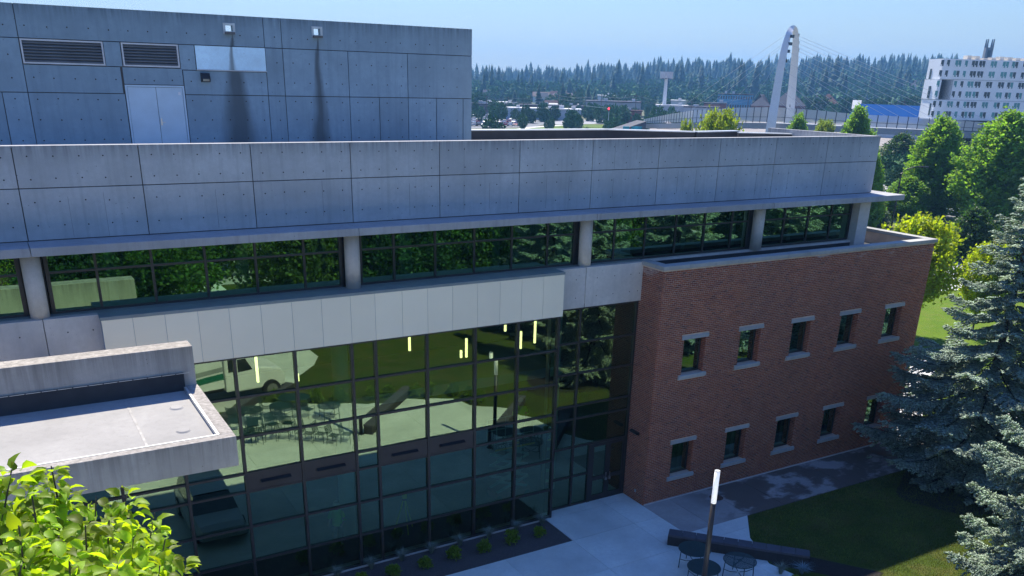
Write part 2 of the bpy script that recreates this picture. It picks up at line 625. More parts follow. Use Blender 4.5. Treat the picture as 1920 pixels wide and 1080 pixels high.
BX('penthouse_side', CON_H, B, 18.295, 18.31, YQ + .256, 48, 13.8, 18.4)
ob = lambda x, z: (1.7 < x < 6.75 and 16.5 < z < 17.45) or (4.7 < x < 6.8 and z < 16.1) or (7.2 < x < 9.75 and 16.5 < z < 17.45) or (8.2 < x < 8.75 and z > 17.75) or (11.45 < x < 12 and z > 17.75)
ties('tie_hole_discs', [1.45 - 0.63 * 20 + 0.6255 * i for i in range(47) if XL < 1.45 - 0.63 * 20 + 0.6255 * i < 18.0], (14.25, 14.9, 15.55, 16.2, 16.9, 17.75), YQ - 0.003, ob, 0.024)


def louver(x0, x1, z0, z1, n):
    fr = MB().box(x0, x1, YQ - .03, YQ + .08, z1 - .05, z1).box(x0, x1, YQ - .03, YQ + .08, z0, z0 + .05)
    fr.box(x0, x0 + .05, YQ - .03, YQ + .08, z0 + .05, z1 - .05).box(x1 - .05, x1, YQ - .03, YQ + .08, z0 + .05, z1 - .05)
    f = fr.build('louver', LOUVF, B)
    h = (z1 - z0 - .1) / n
    for i in range(n):
        z = z0 + .05 + i * h
        MB().add([(x0 + .05, YQ - .02, z + .01), (x1 - .05, YQ - .02, z + .01), (x1 - .05, YQ + .045, z + h * .8), (x0 + .05, YQ + .045, z + h * .8),
                  (x0 + .05, YQ - .02, z + .035), (x1 - .05, YQ - .02, z + .035), (x1 - .05, YQ + .045, z + h * .8 + .02), (x0 + .05, YQ + .045, z + h * .8 + .02)],
                 [(3, 2, 1, 0), (4, 5, 6, 7), (0, 1, 5, 4), (2, 3, 7, 6)]).build('slat', LOUV, f)


louver(1.77, 4.24, 16.63, 17.375, 7)
louver(4.81, 6.66, 16.63, 17.375, 7)
o = BX('painted_panel', BLUEP, B, 7.24, 9.71, YQ - .02, YQ + .05, 16.60, 17.375)
BX('panel_sill', LOUVF, o, 7.22, 9.73, YQ - .05, YQ + .05, 16.565, 16.597)
d = MB().box(4.76, 4.82, YQ - .02, YQ + .1, 13.8, 16.04).box(6.66, 6.72, YQ - .02, YQ + .1, 13.8, 16.04).box(4.82, 6.66, YQ - .02, YQ + .1, 15.98, 16.04).build('roof_door', DOORG, B)
BX('door_leaf', DOORG, d, 4.83, 5.755, YQ + .0, YQ + .045, 13.82, 15.97, bevel=.004)
dl = BX('door_leaf', DOORG, d, 5.77, 6.65, YQ + .0, YQ + .045, 13.82, 15.97, bevel=.004)
MB().box(5.80, 5.85, YQ - .03, YQ, 14.72, 14.95).bar((5.82, YQ - .05, 14.82), (5.96, YQ - .05, 14.82), .02, .02).build('door_handle', STEELH, d)
BX('door_notice', M('pale_notice', (0.7, 0.72, 0.74), 0.6), d, 6.50, 6.58, YQ - .006, YQ - .002, 15.73, 15.83)
lf = MB().profile([(YQ, 16.18), (YQ - .16, 16.2), (YQ - .2, 16.28), (YQ - .12, 16.48), (YQ, 16.48)], 7.33, 7.63).build('wall_lamp', BLACK, B)
BX('lamp_lens', M('lamp_lens_amber', (0.3, 0.27, 0.2), 0.3), lf, 7.37, 7.59, YQ - .205, YQ - .165, 16.21, 16.285)
for x0, x1, z0, z1 in ((8.28, 8.70, 17.80, 18.15), (11.52, 11.94, 17.82, 18.19)):
    sc = MB().box(x0, x0 + .08, YQ - .03, YQ, z0, z1).box(x1 - .08, x1, YQ - .03, YQ, z0, z1).box(x0 + .08, x1 - .08, YQ - .03, YQ, z1 - .07, z1).box(x0 + .08, x1 - .08, YQ - .03, YQ, z0, z0 + .08)
    s_ = sc.build('scupper', GALV, B)
    BX('scupper_lip', M('scupper_lip_dark', (0.12, 0.12, 0.12), 0.6), s_, x0 + .04, x1 - .04, YQ - .16, YQ - .031, z0 - .02, z0 + .06)

# ribbon of windows under the slab, with round columns in front
YR = 27.2
bays = [(-8.35, 0.42, [-6.9, -5.4, -3.9, -2.4, -0.9]), (1.02, 9.62, [2.32, 3.82, 5.33, 6.83, 8.36]), (10.2, 18.80, [11.44, 12.97, 14.49, 16.02, 17.55]),
        (19.38, 27.68, [20.6, 22.1, 23.65, 25.17, 26.68]), (28.24, 34.02, [29.75, 31.25, 32.7])]
for x0, x1, ms in bays:
    zb, zt, zh = 10.085, 11.87, 11.24
    fr = MB().box(x0, x1, YR - .05, YR + .08, zb, zb + .07).box(x0, x1, YR - .05, YR + .08, zt - .06, zt - .002)
    ed = [x0] + ms + [x1]
    for x in ms:
        fr.box(x - .035, x + .035, YR - .05, YR + .08, zb + .07, zt - .06)
    for x in (x0 + .05, x1 - .05):
        fr.box(x - .05, x + .05, YR - .06, YR + .09, zb + .07, zt - .06)
    for a, b in zip(ed[:-1], ed[1:]):
        fr.box(a + (.1 if a == x0 else .035), b - (.1 if b == x1 else .035), YR - .045, YR + .07, zh - .03, zh + .03)
    w = fr.build('ribbon_window', BRONZE, B)
    for a, b in zip(ed[:-1], ed[1:]):
        for z0, z1 in ((zb + .07, zh - .03), (zh + .03, zt - .06)):
            tl = R_.uniform(-.008, .008)
            MB().add([(a + .03, YR + tl, z0), (b - .03, YR - tl, z0), (b - .03, YR - tl, z1), (a + .03, YR + tl, z1)], [(0, 1, 2, 3)]).build('pane', GLR, w)
for x in (0.70, 9.88, 19.09, 27.96, -8.6):
    MB().cyl(x, 26.93, 10.08, 11.87, 0.245, n=32).build('round_column', CON_W, B, smooth=False).data.shade_smooth()
    BX('column_infill', BRONZE, B, x - .30, x + .30, YR + .1, YR + .2, 10.085, 11.868)
BX('end_pier', CON_W, B, 34.04, 34.75, 26.75, 27.6, 9.62, 11.868, bevel=.01)
BX('end_wall', CON_W, B, 34.77, 35.2, 27.62, 36, 9.4, 11.868)
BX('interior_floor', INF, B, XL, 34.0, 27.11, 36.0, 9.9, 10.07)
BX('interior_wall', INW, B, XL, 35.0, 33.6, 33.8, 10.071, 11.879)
for x in (0.7, 9.9, 19.0, 28):
    for y in (30.2,):
        MB().cyl(x, y, 10.07, 11.88, .28, n=20).build('interior_column', INC, B)
# blinds and pale shades hanging inside the ribbon
for x in (2.6, 6.3, 11.8, 15.4, 18.1, 21.2, 24.3, 26.9, 30.4, 33.2):
    BX('window_blind', INC, B, x, x + R_.uniform(.18, .5), 27.5, 27.52, 10.2, 11.8)

# spandrel band and the beige panels hung in front of it
for a, b in ((XL, 0.722), (0.738, 18.96), (18.98, 21.98)):
    BX('spandrel_beam', CON_W, B, a, b, 26.6, 27.108, 8.55, 10.08, bevel=.012)
ties('tie_hole_discs', [-1.2, 0.1, 1.3, 1.95, 17.95, 18.55, 19.5, 20.3, 21.1, 21.5], (8.95, 9.65), 26.597)
BX('ledge_flashing', FLASH, B, XL, 21.9, 26.86, 27.148, 10.081, 10.086)
bj = [2.15, 2.97, 3.84, 4.76, 5.66, 6.61, 7.57, 8.52, 9.48, 10.32, 11.28, 12.21, 13.15, 14.12, 15.02, 15.91, 16.83, 17.73]
BX('panel_rail', M('joint_blue_grey', (0.30, 0.34, 0.42), 0.6), B, 2.16, 17.72, 26.215, 26.59, 8.45, 9.985)
for a, b in zip(bj[:-1], bj[1:]):
    BX('facade_panel', BEIGE, B, a + .005, b - .005, 26.195, 26.212, 8.43, 9.99, bevel=.003)
BX('facade_panel', BEIGE, B, 17.722, 17.735, 26.213, 26.595, 8.43, 9.99)
BX('panel_flashing', FLASH, B, 2.13, 17.75, 26.185, 26.86, 9.992, 10.02 + .062)

# curtain wall
YC = 26.25
vx = [-11.6, -9.4, -7.5, -5.6, -3.7, -1.8, 0.1, 2.0, 3.86, 5.68, 7.57, 9.47, 10.30, 12.19, 14.07, 15.84, 17.60]
hz = [0.06, 1.28, 2.56, 3.85, 4.50, 5.77, 7.11, 8.41]
for x in vx:
    BX('mullion', BRONZE, B, x - .045, x + .045, YC - .05, YC + .14, 0.012, 8.43)
for z in hz:
    for a, b in zip(vx[:-1], vx[1:]):
        BX('transom', BRONZE, B, a + .046, b - .046, YC - .03, YC + .12, z - .034, z + .034)
slotcols = {(5.68, 7.57), (7.57, 9.47), (10.30, 12.19), (12.19, 14.07)}
for a, b in zip(vx[:-1], vx[1:]):
    for z0, z1 in zip(hz[:-1], hz[1:]):
        if z0 == 3.85 and (a, b) in slotcols:
            s_ = BX('metal_spandrel', SPANM, B, a + .047, b - .047, YC - .01, YC + .05, z0 + .035, z1 - .035)
            c = (a + b) / 2
            MB().profile([(YC - .011, 4.13), (YC - .16, 4.15), (YC - .16, 4.17), (YC - .011, 4.22)], c - .5, c + .5).build('vent_hood', BLACK, s_)
            continue
        tl, tz = R_.uniform(-.009, .009), R_.uniform(-.006, .006)
        MB().add([(a + .03, YC + .04 + tl, z0 + .02), (b - .03, YC + .04 - tl, z0 + .02), (b - .03, YC + .04 - tl + tz, z1 - .02), (a + .03, YC + .04 + tl + tz, z1 - .02)], [(0, 1, 2, 3)]).build('pane', GL, B)
# return and recessed door bay
YD = 26.72
for z0, z1 in zip(hz[:-1], hz[1:]):
    MB().add([(17.62, YC + .12, z0), (17.62, YD, z0), (17.62, YD, z1), (17.62, YC + .12, z1)], [(0, 1, 2, 3)]).build('pane', GL, B)
dx = [17.68, 18.90, 21.62]
dz = [3.94, 4.51, 5.87, 7.14, 8.50]
for x in dx:
    BX('mullion', BRONZE, B, x - .04, x + .04, YD - .03, YD + .12, 0.012, 8.548)
BX('mullion', BRONZE, B, 19.70, 19.86, YD - .04, YD + .12, 0.012, 2.655)
for z in dz + [2.70]:
    for a, b in zip(dx[:-1], dx[1:]):
        BX('transom', BRONZE, B, a + .041, b - .041, YD - .02, YD + .1, z - .035, z + .035)
BX('transom', BRONZE, B, 17.721, 18.859, YD - .02, YD + .1, 1.34, 1.40)
BX('transom', BRONZE, B, 18.941, 19.699, YD - .02, YD + .1, 1.34, 1.40)
BX('transom', BRONZE, B, 17.721, 19.699, YD - .02, YD + .1, 0.012, 0.09)


def pane_d(x0, x1, z0, z1, par=B):
    MB().add([(x0, YD + .04, z0), (x1, YD + .04, z0), (x1, YD + .04, z1), (x0, YD + .04, z1)], [(0, 1, 2, 3)]).build('pane', GL, par)


for a, b in zip(dx[:-1], dx[1:]):
    for z0, z1 in zip([2.70] + dz[:-1], dz):
        pane_d(a + .03, b - .03, z0 + .02, z1 - .02)
for a, b in ((17.7, 18.87), (18.93, 19.71)):
    pane_d(a, b, .08, 1.35)
    pane_d(a, b, 1.39, 2.68)
for a, b, hx in ((19.87, 20.71, 20.62), (20.73, 21.57, 20.82)):
    dm = MB().box(a, a + .11, YD, YD + .06, .03, 2.64).box(b - .11, b, YD, YD + .06, .03, 2.64)
    dm.box(a + .11, b - .11, YD, YD + .06, .03, .25).box(a + .11, b - .11, YD, YD + .06, 2.5, 2.64).box(a + .11, b - .11, YD, YD + .06, .95, 1.12)
    do = dm.build('entrance_door', BRONZE, B)
    pane_d(a + .1, b - .1, .24, .96, do)
    pane_d(a + .1, b - .1, 1.11, 2.51, do)
    MB().bar((hx, YD - .07, .92), (hx, YD - .07, 1.25), .03, .03).box(hx - .045, hx + .045, YD - .09, YD - .001, .9, 1.02).build('door_handle', STEELH, do)

# rooms behind the glass
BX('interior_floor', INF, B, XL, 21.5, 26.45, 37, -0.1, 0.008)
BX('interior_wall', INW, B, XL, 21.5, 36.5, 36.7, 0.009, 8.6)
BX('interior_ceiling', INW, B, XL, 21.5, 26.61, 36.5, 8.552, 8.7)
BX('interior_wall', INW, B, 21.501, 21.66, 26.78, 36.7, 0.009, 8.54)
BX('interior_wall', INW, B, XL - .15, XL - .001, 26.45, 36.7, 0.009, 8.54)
BX('interior_wall', INW, B, XL - .15, XL - .001, 27.2, 33.8, 10.071, 11.879)
BX('gallery_floor', INC, B, XL, 21.5, 31.6, 36.49, 4.0, 4.45)
for x in (0.7, 9.88, 19.05):
    MB().cyl(x, 28.7, 0.009, 8.55, .3, n=24).build('interior_column', INC, B).data.shade_smooth()
for (u0, v0, u1, v1) in ((479.5, 668.7, 487.5, 716), (558, 701, 561, 714), (767.5, 631, 768, 657.5), (874.6, 634.6, 874.6, 669.5), (864.5, 657, 864.5, 670.5), (1003.9, 600.4, 1002.7, 643), (976.9, 621.4, 975.7, 653.4), (1109.3, 623, 1106.7, 673), (947.5, 609, 947.5, 621)):
    a, b = W(u0, v0, 29.6), W(u1, v1, 29.6)
    pl = MB().cyl(a[0], 29.6, b[2], a[2], .05, n=10).build('pendant_tube_lamp', LAMPON, B)
    MB().cyl(a[0], 29.6, a[2], 8.552, .006, n=5).build('cord', BLACK, pl)

# brick wing
WX0, WX1, WY = 21.68, 37.95, 25.34
BL, BH, MJ = 0.2065, 0.0768, 0.013
wins = [(23.63 + 3.067 * i, z0, z1) for i in range(5) for z0, z1 in ((1.06, 2.57), (5.60, 7.09))]
opn = [(c - .575 - (0.05 if z0 < 3 else 0), c + .575 - (0.05 if z0 < 3 else 0), z0, z1) for c, z0, z1 in wins]
solid = []
for x0, x1, z0, z1 in opn:
    solid += [(x0 - .13, x1 + .13, z1, z1 + .16), (x0 - .15, x1 + .15, z0 - .165, z0)]
BV, BF = [], []


def brick(p0, p1, z0, z1, nx, ny, th=0.03):
    j = R_.uniform(-.002, .002)
    k = len(BV)
    for (px, py) in (p0, p1):
        for z in (z0, z1):
            BV.append((px + nx * j, py + ny * j, z))
            BV.append((px - nx * th, py - ny * th, z))
    # 0 p0z0f 1 p0z0b 2 p0z1f 3 p0z1b 4 p1z0f 5.. 6 p1z1f 7
    BF.extend([(k, k + 4, k + 6, k + 2), (k + 2, k + 6, k + 7, k + 3), (k, k + 1, k + 5, k + 4), (k, k + 2, k + 3, k + 1), (k + 4, k + 5, k + 7, k + 6)])


nrow = int(9.98 / BH)
for r in range(nrow):
    z0, z1 = r * BH + MJ, (r + 1) * BH
    zc = (z0 + z1) / 2
    L = BL / 2 if r in (116, 117, 70) else BL
    cuts = sorted([(o[0], o[1]) for o in opn + solid if o[2] - BH * .3 < zc < o[3] + BH * .3])
    ints, x = [], WX0
    for a, b in cuts:
        if a > x:
            ints.append((x, a))
        x = max(x, b)
    ints.append((x, WX1))
    for a, b in ints:
        x = a if a > WX0 else WX0 - (BL / 2 if r % 2 else 0)
        x = WX0 - (L / 2 if r % 2 else 0) + math.floor((a - WX0) / L) * L
        while x < b:
            s, e = max(x + MJ / 2, a + .002), min(x + L - MJ / 2, b - .002)
            if e - s > .02:
                brick((s, WY), (e, WY), z0, z1, 0, -1)
            x += L
    n0 = (L / 2 if r % 2 == 0 else 0)
    y = WY + .0 - n0
    while y < 26.75:                       # left return
        s, e = max(y + MJ / 2, WY + .001), min(y + L - MJ / 2, 26.75)
        if e - s > .02:
            brick((WX0, e), (WX0, s), z0, z1, -1, 0)
        y += L
    y = WY - n0
    while y < 33:                          # right end
        s, e = max(y + MJ / 2, WY + .001), min(y + L - MJ / 2, 33)
        if e - s > .02:
            brick((WX1, s), (WX1, e), z0, z1, 1, 0)
        y += L
    for (x0, x1, a, b) in opn:             # reveals
        if a < zc < b:
            for s, e in ((.005, .1), (.111, .31)) if r % 2 else ((.005, .2), (.211, .31)):
                brick((x1 + .0, WY + e), (x1 + .0, WY + s), z0, z1, -1, 0)
                brick((x0 - .0, WY + s), (x0 - .0, WY + e), z0, z1, 1, 0)
bw = link('brick_wall', arrmesh('brick_wall', BV, BF), BRICK, B, kind='stuff')
mo = MB()
xs = sorted({WX0 + .004, WX1 - .004} | {o[i] for o in opn for i in (0, 1)})
zrows = [(0.0, .9), (.9, 2.73), (2.73, 5.43), (5.43, 7.25), (7.25, 9.98)]
for a, b in ((0, 1.06), (2.57, 5.6), (7.09, 9.978)):
    mo.box(WX0 + .004, WX1 - .004, WY + .004, WY + .33, a, b)
for lo, hi, sh in ((1.06, 2.57, -.05), (5.6, 7.09, 0)):
    edges = [WX0 + .004] + [v for i in range(5) for v in (23.63 + 3.067 * i - .565 + sh - .02, 23.63 + 3.067 * i + .565 + sh + .02)] + [WX1 - .004]
    for a, b in zip(edges[::2], edges[1::2]):
        mo.box(a, b, WY + .004, WY + .33, lo, hi)
mo.box(WX0 + .004, WX0 + .3, WY + .331, 26.76, 0, 9.978)
mo.box(WX1 - .3, WX1 - .004, WY + .331, 33, 0, 9.978)
mo.build('mortar_wall', MORTAR, B)
for (x0, x1, z0, z1) in opn:
    w = MB().box(x0, x0 + .06, WY + .27, WY + .33, z0, z1).box(x1 - .06, x1, WY + .27, WY + .33, z0, z1).box(x0 + .06, x1 - .06, WY + .27, WY + .33, z1 - .06, z1).box(x0 + .06, x1 - .06, WY + .27, WY + .33, z0 + .001, z0 + .07).build('window', BRONZE, B)
    MB().add([(x0 + .05, WY + .3, z0 + .05), (x1 - .05, WY + .3, z0 + .05), (x1 - .05, WY + .3, z1 - .05), (x0 + .05, WY + .3, z1 - .05)], [(0, 1, 2, 3)]).build('pane', GLW, w)
    BX('lintel', LINT, w, x0 - .13, x1 + .13, WY - .035, WY + .26, z1 + .0, z1 + .155, bevel=.006)
    BX('window_sill', LINT, w, x0 - .15, x1 + .15, WY - .075, WY + .26, z0 - .16, z0 - .001, bevel=.006)
    BX('curtain', INC, w, x1 - .42, x1 - .27, WY + .42, WY + .44, z0 + .1, z1)
BX('interior_wall', M('interior_dark', (0.1, 0.1, 0.1), .9), B, 22.1, 37.6, 27.8, 28, 0, 9.2)
BX('interior_floor', INF, B, 22.0, 37.6, 25.68, 27.79, 4.0, 4.4)
BX('wing_roof', MEMB, B, 21.99, 37.66, 25.68, 34, 9.2, 9.45)
for a, b in ((21.985, 37.66),):
    BX('roof_skirting', MEMB, B, a, b, 25.672, 25.69, 9.451, 9.97)
x = 21.60
while x < 38.0:
    e = min(x + 1.32, 38.04)
    BX('coping_stone', STONE, B, x + .004, e - .004, WY - .075, WY + .37, 9.982, 10.135, bevel=.01)
    x = e
y = WY + .37
while y < 33:
    BX('coping_stone', STONE, B, 37.6, 38.04, y + .006, min(y + 1.32, 33.1) - .004, 9.982, 10.135, bevel=.01)
    y += 1.32
BX('coping_stone', STONE, B, 21.60, 22.04, WY + .376, 26.59, 9.982, 10.135, bevel=.01)
BX('wing_sill', CON_W, B, 21.99, 34.0, 26.93, 27.1, 9.99, 10.079)
BX('roof_skirting', MEMB, B, 21.99, 34.0, 26.95, 27.1, 9.451, 9.989)
BX('strip_light', BLACK, B, 21.54, 21.676, 25.95, 26.45, 3.02, 3.12)
BX('wall_socket', GALV, B, 21.64, 21.678, 25.85, 25.93, .42, .54)
BX('wall_footing', CON_W, B, 21.72, 38.0, WY - .06, WY + .01, -.05, .05)

# concrete entrance canopy with its upstand wall
CX = 3.88
BX('canopy_slab', CON_C, B, XL, CX - .3, 18.75, 22.5, 8.29, 8.86)
BX('canopy_fascia', CON_C, B, XL, CX, 18.5, 18.748, 8.28, 9.0, bevel=.012)
BX('canopy_fascia', CON_C, B, CX - .298, CX, 18.75, 22.498, 8.28, 9.0, bevel=.012)
BX('canopy_upstand', CON_U, B, XL, CX - .02, 22.5, 23.08, 8.28, 10.03, bevel=.015)
BX('roof_membrane', MEMG, B, XL, CX - .31, 18.756, 22.44, 8.862, 8.90)
BX('membrane_skirt', MEMB, B, XL, CX - .32, 22.42, 22.498, 8.86, 9.36)
mm = MB()
for i in range(46):
    xx = CX - .5 - i * .34
    mm.box(xx, xx + .31, 22.412, 22.419, 9.358, 9.37)
mm.build('termination_bar', GALV, B)
BX('membrane_edge', GALV, B, CX - .36, CX - .302, 18.76, 22.4, 8.901, 9.008)
BX('membrane_edge', GALV, B, XL, CX - .37, 18.745, 18.79, 8.99, 9.008)
for xx in (2.05, -1.7):
    BX('membrane_seam', M('seam_pale', (0.34, 0.325, 0.305), .7, .25, 6), B, xx, xx + R_.uniform(.03, .06), 18.82, 22.38, 8.901, 8.906)
BX('membrane_seam', MT['seam_pale'], B, -4, 3.2, 18.95, 19.02, 8.907, 8.91)
for xx, yy in ((2.95, 19.6), (3.1, 21.2)):
    MB().cyl(xx, yy, 8.9, 8.93, .17, .13, n=20).build('roof_drain', MEMG, B)
BX('canopy_beam', CON_C, B, 0.3, 1.0, 23.09, 26.19, 8.3, 8.9)
BX('canopy_beam', CON_C, B, -9.0, -8.3, 23.09, 26.19, 8.3, 8.9)
MB().cyl(-7.0, 20.0, 0.0, 8.285, .3, n=24).build('canopy_column', CON_W, B)
off = Vector((14, 30, 0))
B.location = off
for c in B.children:
    c.location = c.location - off

# ------------------------------------------------------------------ ground, plaza, lawns, roads
def grass_mat(name, a, b, c):
    mt, t, p, g = _new(name)
    pos = g.outputs['Position']
    col = _mix(t, _ramp(t, _noise(t, pos, 0.35, 4, .65), .35, .68), a, b)
    col = _mix(t, _math(t, 'MULTIPLY', _ramp(t, _noise(t, pos, .9, 4, .7), .46, .7), .75), col, c)
    col = _mix(t, _math(t, 'MULTIPLY', _ramp(t, _noise(t, pos, 28, 3, .7), .35, .7), .5), col, [x * .45 for x in a])
    t.links.new(col, p.inputs['Base Color'])
    p.inputs['Roughness'].default_value = .95
    p.inputs['Specular IOR Level'].default_value = .1
    bn = _n(t, 'ShaderNodeBump')
    bn.inputs['Strength'].default_value = .8
    bn.inputs['Distance'].default_value = .05
    t.links.new(_noise(t, pos, 35, 3, .7), bn.inputs['Height'])
    t.links.new(bn.outputs[0], p.inputs['Normal'])
    MT[name] = mt
    return mt


GRASS = grass_mat('mown_grass', (0.055, 0.090, 0.012), (0.082, 0.120, 0.016), (0.15, 0.125, 0.045))
GRASSF = grass_mat('far_grass', (0.10, 0.17, 0.03), (0.14, 0.20, 0.04), (0.2, 0.2, 0.07))
EARTH = grass_mat('town_ground', (0.13, 0.14, 0.07), (0.17, 0.16, 0.10), (0.2, 0.19, 0.15))
ASPH = M('asphalt', (0.16, 0.165, 0.175), .9, .12, .5)
SLABM = concrete('plaza_concrete', (0.70, 0.75, 0.71), stain=0.14)
ROADC = M('pale_paving', (0.52, 0.51, 0.49), .9, .08, .4)
PAINT = M('road_paint', (0.75, 0.75, 0.72), .8, .1, 3)
MULCH = M('bark_mulch', (0.022, 0.017, 0.015), .98, .5, 18, bump=.8, bscale=30)
GRAV = M('dark_gravel', (0.085, 0.075, 0.075), .95, .5, 45, bump=.9, bscale=45)


def walk_mat():
    mt = concrete('walk_concrete', (0.40, 0.38, 0.355), stain=0.1)
    t = mt.node_tree
    p = t.nodes['Principled BSDF']
    g = [n for n in t.nodes if n.bl_idname == 'ShaderNodeNewGeometry'][0]
    old = p.inputs['Base Color'].links[0].from_socket
    pos = g.outputs['Position']
    sx = _n(t, 'ShaderNodeSeparateXYZ')
    t.links.new(pos, sx.inputs[0])
    m_ = _ramp(t, _noise(t, _scale(t, pos, (.55, .8, 1)), 1.0, 5, .6), .43, .5)
    rng = _math(t, 'MULTIPLY', _ramp(t, sx.outputs[0], 23.6, 25.4), _ramp(t, sx.outputs[0], 36, 40, 1, 0))
    wet = _math(t, 'MULTIPLY', m_, rng)
    t.links.new(_mix(t, _math(t, 'MULTIPLY', wet, .82), old, (0.075, 0.062, 0.05)), p.inputs['Base Color'])
    t.links.new(_ramp(t, wet, 0, 1, .88, .42), p.inputs['Roughness'])
    return mt


WALKM = walk_mat()


def sheet(name, poly, z, mat, parent=None):
    return struct(name, MB().add([(x, y, z) for x, y in poly], [tuple(range(len(poly)))]), mat, parent=parent)


gm = MB()
rs = [0, 60, 150, 400, 900, 1800, 4200]
nA = 48
gm.add([(0, 0, -.06)] + [(r * math.cos(2 * math.pi * i / nA), r * math.sin(2 * math.pi * i / nA), -.06) for r in rs[1:] for i in range(nA)],
       [(0, 1 + i, 1 + (i + 1) % nA) for i in range(nA)] + [(1 + k * nA + i, 1 + (k + 1) * nA + i, 1 + (k + 1) * nA + (i + 1) % nA, 1 + k * nA + (i + 1) % nA) for k in range(len(rs) - 2) for i in range(nA)])
struct('ground', gm, EARTH)
sheet('lawn', [(-70, -60), (75, -60), (120, 30), (105, 80), (-70, 80)], -.03, GRASS)
struct('plaza_base', MB().add([(x, y, -.012) for x, y in ((-14, 9), (25.2, 9), (25.2, 26.9), (-14, 26.9))], [(0, 1, 2, 3)]), MULCH)
edge = [(-14, 10.5), (4.0, 10.5), (8.0, 9.6), (9.2, 8.6), (10.6, 8.0), (11.6, 8.4), (12.6, 9.1), (13.7, 9.8), (15.0, 10.2), (15.8, 10.7), (16.8, 10.6), (17.9, 10.4), (18.6, 10.9), (19.2, 11.4),
        (20.3, 12.0), (20.6, 12.7), (20.75, 13.5), (21.7, 14.1), (22.3, 14.7), (23.2, 16.2), (23.3, 17.6), (22.9, 19.3), (23.7, 21.1), (25.0, 22.58), (21.66, 22.58), (21.66, 25.28), (21.66, 26.7), (-14, 26.7)]
lawn2 = [(-14, 10.5 - 3)] + edge[:24] + [(26, 22), (26, 5), (-14, 5)]
sheet('lawn', [(-14, 5), (26, 5), (60, 22.55), (25.02, 22.55), (23.72, 21.1), (22.92, 19.3), (23.32, 17.6), (23.22, 16.2)] + edge[18:1:-1] + [(-14, 10.4)], .012, GRASS)
# planting strip in front of the glass: hole in the paving
bed = (-14, 17.32, 24.22, 26.12)
ps = link('plaza', None, kind='structure')
gx = [-14, -11.2, -8.4, -5.6, -2.8, 0, 2.9, 5.75, 8.6, 11.45, 14.3, 17.35, 20.35, 22.4, 25.2]
gy = [5, 8.2, 11.4, 14.6, 17.0, 19.4, 21.8, 24.2, 26.14, 26.75]
for x0, x1 in zip(gx[:-1], gx[1:]):
    for y0, y1 in zip(gy[:-1], gy[1:]):
        if x1 <= 17.36 and y0 >= 24.19 and y1 <= 26.15:
            continue
        P = clip(edge, x0 + .006, x1 - .006, y0 + .006, y1 - .006)
        if len(P) > 2 and abs(area(P)) > .05:
            MB().prism(P, -.1, .02).build('paving_slab', SLABM, ps)
struct('planting_bed', MB().box(bed[0], bed[1], bed[2] + .02, bed[3], -.1, .015), GRAV)
struct('bed_kerb', MB().box(bed[0], bed[1], 26.125, 26.195, -.1, .05), CON_W)
wk = link('sidewalk', None, kind='structure')
x = 21.668
for i in range(22):
    e = x + (1.40 if i == 0 else 2.05)
    BX('paving_slab', WALKM, wk, x + .008, e - .008, 22.585, WY - .065, -.1, .022)
    x = e
struct('sidewalk_base', MB().box(21.67, 64, 22.56, 25.27, -.1, .005), DARKJ)
sheet('mulch_ring', [(36.2 + 3.9 * math.cos(a) * (1 + .06 * math.sin(5 * a)), 20.0 + 2.5 * math.sin(a) * (1 + .05 * math.cos(4 * a))) for a in [2 * math.pi * i / 40 for i in range(40)]], .018, MULCH)
sheet('mulch_ring', [(28.4 + 3.2 * math.cos(a), 12.4 + 2.8 * math.sin(a)) for a in [2 * math.pi * i / 30 for i in range(30)]], .018, MULCH)
sheet('mulch_bed', [(22.95, 19.25), (25.2, 16.4), (26.2, 16.8), (24.9, 18.6), (24.0, 19.9)], .018, MULCH)
sheet('lawn', [(39.5, 25.5), (120, 20), (120, 78), (60, 78), (39.5, 40)], -.026, grass_mat('sun_tinted_lawn', (0.10, 0.18, 0.014), (0.14, 0.22, 0.02), (0.18, 0.20, 0.04)))  # sunlight put into this lawn's colour, brighter than the mown grass
# paths and drive on the far side of the court (seen in the glass)
sheet('path', [(10.8, 6.2), (13.1, 5.2), (15.4, 2.6), (16.2, 1.0), (15.6, -30), (11.0, -30), (11.2, .4), (10.0, 5.0)], .02, SLABM)
sheet('driveway', [(-30, -4), (10.9, .3), (10.9, 6.1), (9.0, 8.5), (-30, 10.3)], .024, ROADC)

sheet('parking_lot', [(-70, -60), (75, -60), (75, -20), (-70, -20)], .004, M('bounce_lot', (0.42, 0.41, 0.40), .9, .1, .3))  # unseen pale ground added behind the trees to bounce light onto the facade

# street beyond the wing
sd = Vector(G(1810, 473)) - Vector(G(1740, 475))
sd = Vector((sd.x, sd.y, 0)).normalized()


def strip(name, va, vb, z, mat, ua=1740):
    a, b = Vector(G(ua, va)), Vector(G(ua, vb))
    P = [a - sd * 160, a + sd * 160, b + sd * 160, b - sd * 160]
    return sheet(name, [(p.x, p.y) for p in P], z, mat)


